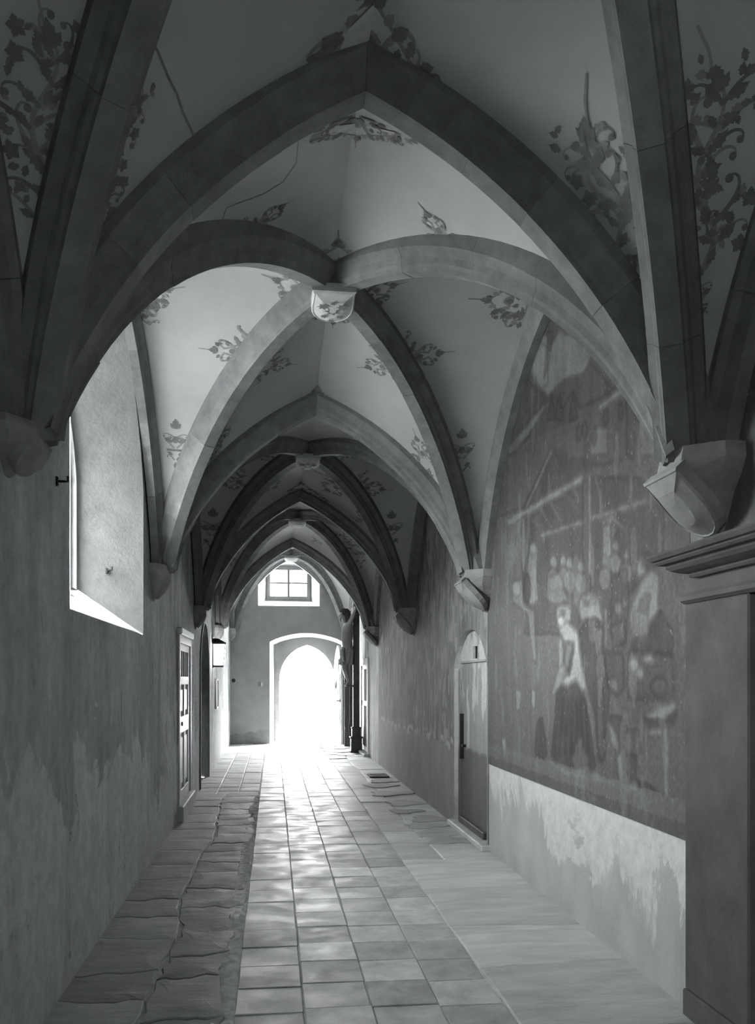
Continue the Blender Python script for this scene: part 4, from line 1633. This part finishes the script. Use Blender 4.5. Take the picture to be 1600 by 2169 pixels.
def crest(p, L, w=1.0):
    """symmetrical crest: pale cartouche with volutes and a finial."""
    H = math.pi / 2
    p.poly([(-.55 * L * w, -.02 * L), (.55 * L * w, -.02 * L), (.40 * L * w, .20 * L), (.18 * L, .40 * L), (0, .55 * L), (-.18 * L, .40 * L), (-.40 * L * w, .20 * L)], 2)
    for sg in (1, -1):
        p.scroll(sg * .10 * L, .12 * L, H - sg * .2, L * .40, -sg, 0, .10)
        p.scroll(sg * .30 * L * w, .08 * L, H - sg * .9, L * .36, -sg, 0, .10)
        p.scroll(sg * .52 * L * w, .0, H + sg * .1, L * .28, -sg, 1, .09)
        p.scroll(sg * .18 * L * w, .02 * L, H - sg * 1.2, L * .26, sg, 1, .08)
        p.scroll(sg * .40 * L * w, .16 * L, H - sg * .4, L * .2, sg, 0, .10)
        for (a, b, t, l, m) in ((.18, .34, .7, .18, 1), (.44, .22, 1.0, .15, 1), (.20, .06, 1.3, .17, 1), (.62, .05, 1.3, .16, 0), (.32, .26, .4, .13, 1), (.10, .42, .5, .13, 0), (.52, .12, .6, .12, 1), (.28, .0, 1.5, .14, 1), (.06, .06, .3, .14, 1), (.38, .06, .2, .12, 0), (.24, .18, .1, .12, 1), (.70, -.02, 1.5, .14, 1)):
            p.leaf(sg * a * L * (w if a > .25 else 1), b * L, H - sg * t, L * l, m, .36)
        p.ribbon([(sg * .05 * L, .02 * L), (sg * .30 * L, -.01 * L), (sg * .66 * L * w, .02 * L)], .026 * L, 1)
        p.ribbon([(sg * .58 * L * w, .0), (sg * .40 * L * w, .20 * L), (sg * .18 * L, .40 * L), (0, .55 * L)], .016 * L, 0)
    p.blob(0, .22 * L, .10 * L, .12 * L, 0)
    p.blob(0, .24 * L, .05 * L, .06 * L, 1)
    p.bud(0, .52 * L, H, L * .18)
    p.ribbon([(0, .6 * L), (0, .86 * L)], .012 * L, 0)


def spray(p, L):
    """bracket of volutes growing away from a rib."""
    H = math.pi / 2
    p.poly([(-.46 * L, 0), (.46 * L, 0), (.20 * L, .24 * L), (.14 * L, .56 * L), (-.14 * L, .56 * L), (-.20 * L, .24 * L)], 2)
    for sg in (1, -1):
        p.scroll(sg * .44 * L, 0.0, H - sg * .35, L * .30, -sg, 0, .11)
        p.scroll(sg * .08 * L, .30 * L, H - sg * .9, L * .34, sg, 0, .11)
        p.scroll(sg * .05 * L, .50 * L, H - sg * .7, L * .24, -sg, 0, .10)
        p.scroll(sg * .20 * L, .02 * L, H - sg * .2, L * .22, sg, 1, .08)
        for (a, b, t, l, m) in ((.18, .10, .4, .20, 1), (.26, .22, 1.1, .15, 1), (.12, .42, 1.3, .14, 1), (.34, .06, 1.0, .14, 0), (.10, .62, .9, .12, 1), (.05, .18, .2, .16, 0), (.50, .12, 1.2, .10, 1)):
            p.leaf(sg * a * L, b * L, H - sg * t, L * l, m, .36)
        p.ribbon([(sg * .46 * L, 0), (sg * .22 * L, .14 * L), (sg * .10 * L, .36 * L), (sg * .05 * L, .55 * L)], .026 * L, 0)
    p.ribbon([(0, .1 * L), (0, .72 * L)], .016 * L, 0)
    p.bud(0, .66 * L, H, L * .20)
    p.blob(0, .34 * L, .07 * L, .08 * L, 1)
    p.ribbon([(0, .80 * L), (.02 * L, 1.05 * L)], .012 * L, 0)


def candelabrum(p, L):
    """tall stacked ornament in the narrow foot of a web."""
    H = math.pi / 2
    p.ribbon([(0, 0), (0, .95 * L)], .014 * L, 0)
    p.ribbon([(-.16 * L, .30 * L), (.16 * L, .30 * L)], .022 * L, 1)
    for sg in (1, -1):
        p.scroll(sg * .02 * L, .34 * L, H - sg * .9, L * .24, sg, 0)
        p.scroll(sg * .03 * L, .55 * L, H - sg * .9, L * .20, -sg, 0)
        p.scroll(sg * .02 * L, .10 * L, H - sg * .5, L * .16, -sg, 1)
        p.leaf(sg * .05 * L, .45 * L, H - sg * 1.1, L * .18, 1)
        p.leaf(sg * .05 * L, .20 * L, H - sg * 1.0, L * .12, 1)
    p.blob(0, .50 * L, .06 * L, .07 * L, 1)
    p.bud(0, .72 * L, H, L * .2)
    p.leaf(0, .06 * L, -H, L * .14, 1)


def acanthus(p, L, seed, flip=1):
    """scrolling leafwork that climbs the foot of a near web."""
    r = random.Random(seed)
    H = math.pi / 2
    stem = [(flip * .06 * math.sin(k * .75) * L, k / 12 * .92 * L) for k in range(13)]
    p.ribbon(stem, lambda t: .018 * L * (1.2 - .7 * t), 0)
    for k in range(8):
        t = k / 7
        x, y = flip * .06 * math.sin(k * 1.2) * L, t * .80 * L
        w = .34 * (1 - .3 * abs(t - .5) * 2)
        for sg in (1, -1):
            a = H - sg * r.uniform(.5, 1.0)
            p.scroll(x, y, a, L * w * r.uniform(.7, 1.0), sg * (1 if r.random() < .5 else -1), 0 if r.random() < .6 else 1, .06)
            p.leaf(x + sg * .02 * L, y + .02 * L, H - sg * r.uniform(.4, 1.4), L * r.uniform(.08, .13), 1, .30)
            for q in range(3):
                d = r.uniform(.10, .24) * L
                p.leaf(x + sg * d * math.sin(abs(a - H)), y + d * math.cos(abs(a - H)) + r.uniform(-.03, .03) * L, r.uniform(0, 6.3), L * r.uniform(.05, .085), r.choice((0, 1, 1)), .36)
            if r.random() < .5:
                q = (x + sg * .20 * L, y + .10 * L)
                for m in range(5):
                    p.leaf(q[0], q[1], m * 1.257 + seed, L * .055, 1, .45)
    p.bud(flip * .03 * L, .86 * L, H + flip * .3, L * .13)
    p.ribbon([(0, .9 * L), (flip * -.05 * L, 1.05 * L), (flip * -.12 * L, 1.16 * L)], .008 * L, 0)


ORN_SCALE = 1.3


def place(px, py, ux, uy, fn, *args):
    """find the web along the sight line through a photo point and lay an ornament on it."""
    def hit(x, y):
        h, n, i, d = WEB.ray_cast(CAM, ray(x, y).normalized(), 40)
        return h, n
    h, n = hit(px, py)
    if h is None:
        return
    if n.dot(h - CAM) > 0: n = -n
    r = ray(px + ux, py + uy)
    dn = r.dot(n)
    if abs(dn) < 1e-4:
        return
    h2 = CAM + r * ((h - CAM).dot(n) / dn)          # where the second sight line meets the tangent plane
    V = h2 - h
    dep = (h - CAM).length
    px_len = math.hypot(ux, uy) * dep / F_PX
    if (h2 - CAM).dot(r) < 0:
        V = -V
    L = min(V.length, px_len * 2.4) * ORN_SCALE
    V.normalize()
    U = V.cross(n).normalized()
    p = Paint(h, n, U, V)
    fn(p, L, *args)
    p.done()


ORNAMENTS = [
    # nearest bay, overhead
    (775, 145, 0, -130, crest, 1.0), (190, 470, 60, -235, acanthus, 1, 1), (80, 470, 20, -330, acanthus, 2, 1),
    (1340, 610, -60, -290, acanthus, 3, -1), (1490, 570, 10, -330, acanthus, 4, 1), (1478, 690, 0, -110, candelabrum,),
    (150, 640, 40, -160, acanthus, 6, 1), (1395, 700, -10, -120, acanthus, 7, 1),
    # first full bay
    (755, 240, 0, 62, crest, 1.2), (535, 490, 60, -62, spray), (950, 518, -40, -75, spray),
    (718, 578, 0, -85, crest, 1.0), (655, 622, -90, -40, crest, .8), (772, 622, 80, -25, crest, .7), (705, 655, 0, 34, crest, 1.0),
    (285, 625, 95, -20, crest, .55), (1115, 640, -110, -10, crest, .55), (280, 680, 10, -50, spray),
    (528, 748, -78, -10, spray), (560, 775, 50, -8, spray), (852, 762, 82, -18, spray), (836, 778, -55, -5, spray),
    (668, 858, 0, -58, crest, 1.15),
    (372, 985, 0, -85, candelabrum), (978, 1010, 0, -90, candelabrum), (905, 985, -20, -60, spray), (930, 1060, -12, -60, candelabrum),
    (440, 985, 22, -70, acanthus, 12, 1),
    # second bay
    (575, 960, -20, 12, spray), (735, 958, 30, 8, spray), (530, 1018, -55, 6, spray), (555, 1028, 28, 0, spray), (752, 1032, 60, 2, spray), (728, 1030, -34, 4, spray),
    (640, 1043, 0, -28, crest, 1.2), (448, 1170, 3, -85, candelabrum), (827, 1165, 2, -75, candelabrum), (778, 1115, -12, -36, spray), (500, 1110, 14, -36, spray),
    # third bay, scroll frames
    (560, 1140, -22, 16, spray), (700, 1160, 24, 8, spray), (545, 1150, 10, 14, spray), (720, 1140, 22, -12, spray),
    (660, 1140, 22, 10, spray), (490, 1195, 4, -40, candelabrum), (765, 1200, -2, -46, candelabrum), (755, 1165, -10, -26, spray), (590, 1122, -14, 6, spray),
]
for o in ORNAMENTS:
    place(o[0], o[1], o[2], o[3], o[4], *o[5:])

# fine settlement cracks in the plaster of the near bays
ck = MB()
def crack(pts, w):
    P = []
    for px, py in pts:
        h, n, i, d = WEB.ray_cast(CAM, ray(px, py).normalized(), 40)
        if h is not None:
            P.append(h + (CAM - h).normalized() * .002)
    if len(P) > 2:
        ck.tube(P, w, 4)
crack([(305, 60), (335, 110), (355, 160), (375, 200), (388, 240), (405, 275), (418, 305), (426, 325)], .005)
crack([(632, 300), (628, 345), (600, 385), (560, 410), (520, 425), (480, 440), (470, 470)], .0025)
ck.build('hairline_crack', M['paint_mid'], ceiling)

# ------------------------------------------------------------------ crucifix
cr = empty('crucifix', (1.70, 17.0, 0), label='life size carved crucifix on a tall dark cross beside the far doorway', cat='crucifix')
MB().box(1.635, 1.765, 16.93, 17.07, .50, 3.45, .008).build('cross_post', M['dark_wood'], cr)
MB().box(1.645, 1.755, 16.20, 17.80, 2.90, 3.03, .008).build('cross_arm', M['dark_wood'], cr)
mb = MB()
mb.box(1.57, 1.83, 16.86, 17.14, 0, .05, .008)
mb.box(1.59, 1.81, 16.88, 17.12, .05, .30, .006)
mb.box(1.57, 1.83, 16.86, 17.14, .30, .335, .008)
mb.box(1.61, 1.79, 16.90, 17.10, .335, .50, .006)
mb.box(1.60, 1.80, 16.89, 17.11, .50, .53, .008)
mb.build('pedestal', M['dark_wood'], cr)


def skinned(name, joints, bones, mat, parent, root=0, sub=2):
    me = bpy.data.meshes.new(name)
    off = parent.location
    me.from_pydata([tuple(Vector(j[:3]) - off) for j in joints], bones, [])
    me.materials.append(mat)
    o = bpy.data.objects.new(name, me)
    COL.objects.link(o)
    o.parent = parent
    o.modifiers.new('skin', 'SKIN').use_smooth_shade = True
    for i, j in enumerate(joints):
        r = j[3]
        me.skin_vertices[0].data[i].radius = r if isinstance(r, tuple) else (r, r)
        me.skin_vertices[0].data[i].use_root = (i == root)
    s = o.modifiers.new('subdivision', 'SUBSURF')
    s.levels = s.render_levels = sub
    dg = bpy.context.evaluated_depsgraph_get()
    ev = o.evaluated_get(dg)
    nm = bpy.data.meshes.new_from_object(ev)
    o.modifiers.clear()
    o.data = nm
    if not nm.materials:
        nm.materials.append(mat)
    return o


J, Bn = [], []
def jn(x, y, z, r, prev=None):
    J.append((x, y, z, r))
    if prev is not None:
        Bn.append((prev, len(J) - 1))
    return len(J) - 1
pel = jn(1.535, 17.0, 2.10, (.115, .14))
spi = jn(1.520, 17.0, 2.28, (.088, .115), pel)
rib_ = jn(1.505, 17.0, 2.44, (.115, .145), spi)
cst = jn(1.510, 17.0, 2.56, (.105, .15), rib_)
nck = jn(1.490, 17.0, 2.68, .052, cst)
hd0 = jn(1.455, 16.99, 2.76, (.070, .066), nck)
hd1 = jn(1.450, 16.99, 2.85, (.090, .078), hd0)
hd2 = jn(1.462, 16.99, 2.91, (.066, .060), hd1)
for sg in (-1, 1):
    sh = jn(1.535, 17 + sg * .17, 2.625, .062, cst)
    el = jn(1.585, 17 + sg * .40, 2.775, .043, sh)
    fo = jn(1.60, 17 + sg * .48, 2.83, .041, el)
    wr_ = jn(1.625, 17 + sg * .64, 2.925, .026, fo)
    pa = jn(1.625, 17 + sg * .71, 2.965, (.018, .038), wr_)
    for q, (a, b, l) in enumerate(((-.03, .010, .050), (-.010, .018, .062), (.010, .018, .060), (.028, .012, .050))):
        k1 = jn(1.612 - .012, 17 + sg * (.735 + b), 2.985 + a, .010, pa)
        jn(1.580, 17 + sg * (.735 + b + l * .6), 2.995 + a, .0085, k1)
    t1 = jn(1.600, 17 + sg * .70, 3.005, .011, pa)
    jn(1.580, 17 + sg * .715, 3.04, .009, t1)
    hp = jn(1.53, 17 + sg * .085, 2.03, .092, pel)
    th_ = jn(1.485, 17 + sg * .078, 1.88, .077, hp)
    kn = jn(1.452, 17 + sg * .066, 1.745, .057, th_)
    ca = jn(1.495, 17 + sg * .058, 1.635, .053, kn)
    an = jn(1.545, 17 + sg * .035, 1.475, .031, ca)
    ft = jn(1.52, 17 + sg * .030, 1.43, .034, an)
    jn(1.475, 17 + sg * .026, 1.365, .024, ft)
skinned('body', J, Bn, M['skin'], cr, pel)
MB().add([(1.366, 16.99, 2.855), (1.372, 16.972, 2.815), (1.335, 16.99, 2.808), (1.372, 17.008, 2.815), (1.375, 16.99, 2.80)], [(0, 1, 2), (0, 2, 3), (1, 4, 2), (2, 4, 3)]).build('nose', M['skin'], cr)
for sg in (-1, 1):
    MB().ball((1.378, 16.99 + sg * .030, 2.842), .012, 8, 6).build('eye', M['skin'], cr, True)
    MB().ball((1.455, 16.99 + sg * .078, 2.835), .022, 8, 6, sc=(.8, .4, 1.3)).build('ear', M['skin'], cr, True)
MB().tube([(1.385, 16.966, 2.785), (1.372, 16.99, 2.783), (1.385, 17.014, 2.785)], .008, 6).build('mouth', M['skin'], cr, True)
rh = random.Random(3)
hair = MB()
for k in range(90):
    t, ph = math.acos(1 - 1.25 * rh.random()), rh.uniform(0, 2 * math.pi)
    d = Vector((math.sin(t) * math.cos(ph), math.sin(t) * math.sin(ph), math.cos(t)))
    if d.x < -.55 and d.z < .45:
        continue
    c = Vector((1.470, 16.99, 2.865)) + Vector((d.x * .095, d.y * .088, d.z * .095))
    hair.ball(c, rh.uniform(.018, .028), 7, 5)
for k in range(26):
    y = rh.uniform(-.075, .075)
    hair.tube([(1.50 + rh.uniform(-.01, .04), 16.99 + y, 2.86), (1.535 + rh.uniform(-.02, .02), 16.99 + y * 1.1, 2.76), (1.52 + rh.uniform(-.03, .02), 16.99 + y * 1.25, 2.66 + rh.uniform(-.03, .03))], [.02, .018, .006], 6)
for k in range(18):
    y = rh.uniform(-.04, .04)
    hair.tube([(1.385, 16.99 + y, 2.775), (1.372, 16.99 + y * .8, 2.735), (1.385, 16.99 + y * .4, 2.70)], [.014, .012, .004], 5)
hair.build('hair', M['hair'], cr, True)
th = MB()
for q in range(2):
    th.tube([(1.468 + .100 * math.cos(t) * (1 + .07 * math.sin(5 * t + q * 2)), 16.99 + .094 * math.sin(t) * (1 + .07 * math.sin(5 * t + q * 2)), 2.905 + .014 * math.sin(7 * t + q * 3)) for t in np.linspace(0, 2 * math.pi, 40)], .008, 5, cap=False)
for k in range(16):
    t = 2 * math.pi * k / 16
    th.tube([(1.468 + .10 * math.cos(t), 16.99 + .094 * math.sin(t), 2.905), (1.468 + .14 * math.cos(t + .2), 16.99 + .13 * math.sin(t + .2), 2.925)], [.005, .001], 4)
th.build('crown_of_thorns', M['dark_wood'], cr)
v, f = [], []
NR_, NA = 9, 40
for r in range(NR_):
    u = r / (NR_ - 1)
    for k in range(NA):
        t = 2 * math.pi * k / NA
        fold = 1 + (.05 + .07 * u) * math.sin(9 * t + 3 * u) + .03 * math.sin(17 * t)
        rx, ry = .125 + .02 * u, .165 + .015 * u
        v.append((1.53 - .035 * u + rx * fold * math.cos(t), 17.0 + ry * fold * math.sin(t), 2.17 - .33 * u + .02 * math.sin(3 * t) + .03 * math.sin(t) * u))
for r in range(NR_ - 1):
    for k in range(NA):
        f.append((r * NA + k, r * NA + (k + 1) % NA, (r + 1) * NA + (k + 1) % NA, (r + 1) * NA + k))
mesh('loincloth', v, f, M['cloth'], cr, True)
mb = MB()
mb.tube([(1.44, 16.86, 2.15), (1.40, 16.83, 2.10), (1.41, 16.82, 1.98), (1.45, 16.83, 1.86)], [.03, .045, .04, .012], 8)
mb.build('cloth_knot', M['cloth'], cr, True)
MB().box(1.50, 1.64, 16.94, 17.06, 1.36, 1.40, .006).build('foot_rest', M['dark_wood'], cr)
for (x, y, z) in ((1.60, 16.30, 2.965), (1.60, 17.70, 2.965), (1.47, 17.0, 1.42)):
    MB().tube([(x - .03, y, z), (x + .06, y, z)], .007, 6).build('nail', M['iron'], cr)

# dark boards added to stand for the shaded right part of the end wall
bd = empty('shade_board', (1.70, 19.45, 0), label='tall dark board added for the shade on the end wall beside the crucifix', cat='board')
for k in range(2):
    MB().box(1.60 + k * .115, 1.712 + k * .115, 18.62 + k * .02, 18.65 + k * .02, 0.0, 2.0 + .02 * k, .004).build('plank', M['dark_wood'], bd)  # boards added for the shade on the end wall
MB().box(1.60, 1.83, 18.652, 18.69, .4, .5, .003).build('shade_batten', M['dark_wood'], bd)
MB().box(1.60, 1.83, 18.652, 18.69, 1.5, 1.6, .003).build('shade_batten', M['dark_wood'], bd)

# ------------------------------------------------------------------ wall lantern
ln = empty('wall_lantern', (XL, 13.95, 1.75), label='lit wall lantern with white panes beside the pointed doorway', cat='lantern')
lx0, lx1, ly0, ly1, lz0, lz1 = XL + .015, XL + .215, 13.85, 14.08, 1.74, 2.10
def trap(z):
    k = (z - lz0) / (lz1 - lz0)
    d = .035 * (1 - k)
    return lx0, lx1 - d, ly0 + d * .7, ly1 - d * .7
mb = MB()
a0, a1, b0, b1 = trap(lz0)
c0_, c1_, e0, e1 = trap(lz1)
for (p, q) in (((a1, b0, lz0), (c1_, e0, lz1)), ((a1, b1, lz0), (c1_, e1, lz1)), ((a0, b0, lz0), (c0_, e0, lz1)), ((a0, b1, lz0), (c0_, e1, lz1))):
    mb.tube([p, q], .010, 5)
for z in (lz0, lz1):
    q0, q1, r0, r1 = trap(z)
    mb.tube([(q0, r0, z), (q1, r0, z), (q1, r1, z), (q0, r1, z), (q0, r0, z)], .010, 5)
mb.build('frame', M['iron'], ln)
for nm, P in (('front', [(a1, b0, lz0), (a1, b1, lz0), (c1_, e1, lz1), (c1_, e0, lz1)]), ('near', [(a0, b0, lz0), (a1, b0, lz0), (c1_, e0, lz1), (c0_, e0, lz1)]), ('far', [(a1, b1, lz0), (a0, b1, lz0), (c0_, e1, lz1), (c1_, e1, lz1)])):
    mesh('glass_pane', P, [(0, 1, 2, 3)], M['lamp'], ln)
v = [(lx0 - .01, ly0 - .03, lz1 + .005), (lx1 + .03, ly0 - .03, lz1 + .005), (lx1 + .03, ly1 + .03, lz1 + .005), (lx0 - .01, ly1 + .03, lz1 + .005),
     (lx0 - .01, ly0 + .03, lz1 + .09), (lx1 - .12, ly0 + .07, lz1 + .09), (lx1 - .12, ly1 - .07, lz1 + .09), (lx0 - .01, ly1 - .03, lz1 + .09)]
mesh('roof', v, [(3, 2, 1, 0), (4, 5, 6, 7), (0, 1, 5, 4), (1, 2, 6, 5), (2, 3, 7, 6), (3, 0, 4, 7)], M['iron'], ln)
MB().box(a0, a1, b0, b1, lz0 - .025, lz0 - .008, .004).build('base', M['iron'], ln)
MB().box(XL - .01, XL + .015, 13.88, 14.05, 1.70, 2.12, .004).build('back_plate', M['iron'], ln)

# notice frame, switch box, hole and hooks
nb = empty('notice_frame', (XL, 14.3, 1.3), label='thin framed notice on the left wall below and beyond the lantern', cat='frame')
MB().ring([(14.5, 1.0), (15.0, 1.0), (15.0, 1.52), (14.5, 1.52)], [(14.53, 1.03), (14.97, 1.03), (14.97, 1.49), (14.53, 1.49)], 0, XL - .005, XL + .03).build('frame', M['frame_wood'], nb)
MB().box(XL - .004, XL + .012, 14.53, 14.97, 1.03, 1.49).build('sheet', M['plate'], nb)
sb = empty('switch_box', (-.30, YEND, 1.40), label='small wall switch box on the end wall left of the open doorway', cat='switch')
MB().box(-.355, -.285, YEND - .045, YEND + .01, 1.36, 1.45, .006).build('housing', M['frame_wood'], sb)
MB().box(-.283, -.245, YEND - .05, YEND + .01, 1.36, 1.45, .006).build('cover_plate', M['plate'], sb)
sp = empty('round_plug', (-.92, YEND, 1.49), label='small dark round plug in the end wall near its left corner', cat='plug')
MB().tube([(-.92, YEND + .01, 1.49), (-.92, YEND - .012, 1.49)], .045, 14).build('disc', M['iron'], sp)


def hook(label, p, ax, L=.09):
    h = empty('iron_hook', p, label=label, cat='hook', group='iron hooks in the left wall')
    p = Vector(p)
    ax = Vector(ax)
    MB().tube([p - ax * .02, p + ax * L * .7, p + ax * L, p + ax * L + Vector((0, 0, .025))], .006, 6).build('shank', M['iron'], h)
    MB().box(-.008, .008, -.010, .010, -.022, .022, .003, rot=Matrix.Translation(p)).build('plate', M['iron'], h)


hook('iron hook in the left wall before the tall window', (XL + .005, 3.98, 2.42), (1, 0, 0), .05)
hook('iron pintle in the far splay of the tall window', (-1.225, 6.335, 2.31), (.66, -.75, 0), .07)
hook('small iron hook high on the left wall past the white door', (XL + .005, 12.1, 2.66), (1, 0, 0), .07)

# ------------------------------------------------------------------ outside
MB().box(-400, 400, 20.72, 3000, -.4, -.06).build('ground', M['ground'])['kind'] = 'structure'
MB().box(-40, -1.75, -20, 20.7, -.4, -.06).build('ground', M['leaf'])['kind'] = 'structure'

# ------------------------------------------------------------------ words for the setting
for nm, lab, cat in (
        ('wall_left', 'stained plaster wall on the left with window, white door and dark arch', 'wall'),
        ('wall_right', 'right wall with peeling pale plaster below the painted scenes', 'wall'),
        ('wall_end', 'grey plaster end wall around the bright doorway and small window', 'wall'),
        ('wall_back', 'plain plaster wall closing the passage behind the viewer', 'wall'),
        ('wall_light_block', 'unseen block added behind the right wall to keep the sun out', 'wall'),
        ('wall_light_block.001', 'unseen block added behind the white door to keep light out', 'wall'),
        ('wall_light_block.002', 'unseen block added behind the pointed doorway to keep light out', 'wall'),
        ('roof', 'flat slab added above the vault to stop light leaks, out of sight', 'roof'),
        ('floor', 'passage floor with a square tiled middle strip between rough stone slabs', 'floor'),
        ('ceiling', None, 'ceiling'),
        ('ground', 'bright pale ground seen outside through the open doorway', 'ground'),
        ('ground.001', 'dark ground of the courtyard outside the left windows', 'ground'),
        ('window_1', None, 'window'), ('window_2', None, 'window'), ('fill_window', None, 'window'),
        ('door_1', None, 'door'), ('door_2', None, 'door'), ('door_3', None, 'door'), ('door_4', None, 'door'), ('door_5', None, 'door'), ('door_6', None, 'door')):
    o = bpy.data.objects.get(nm)
    if o is not None:
        if lab: o['label'] = lab
        o['category'] = cat
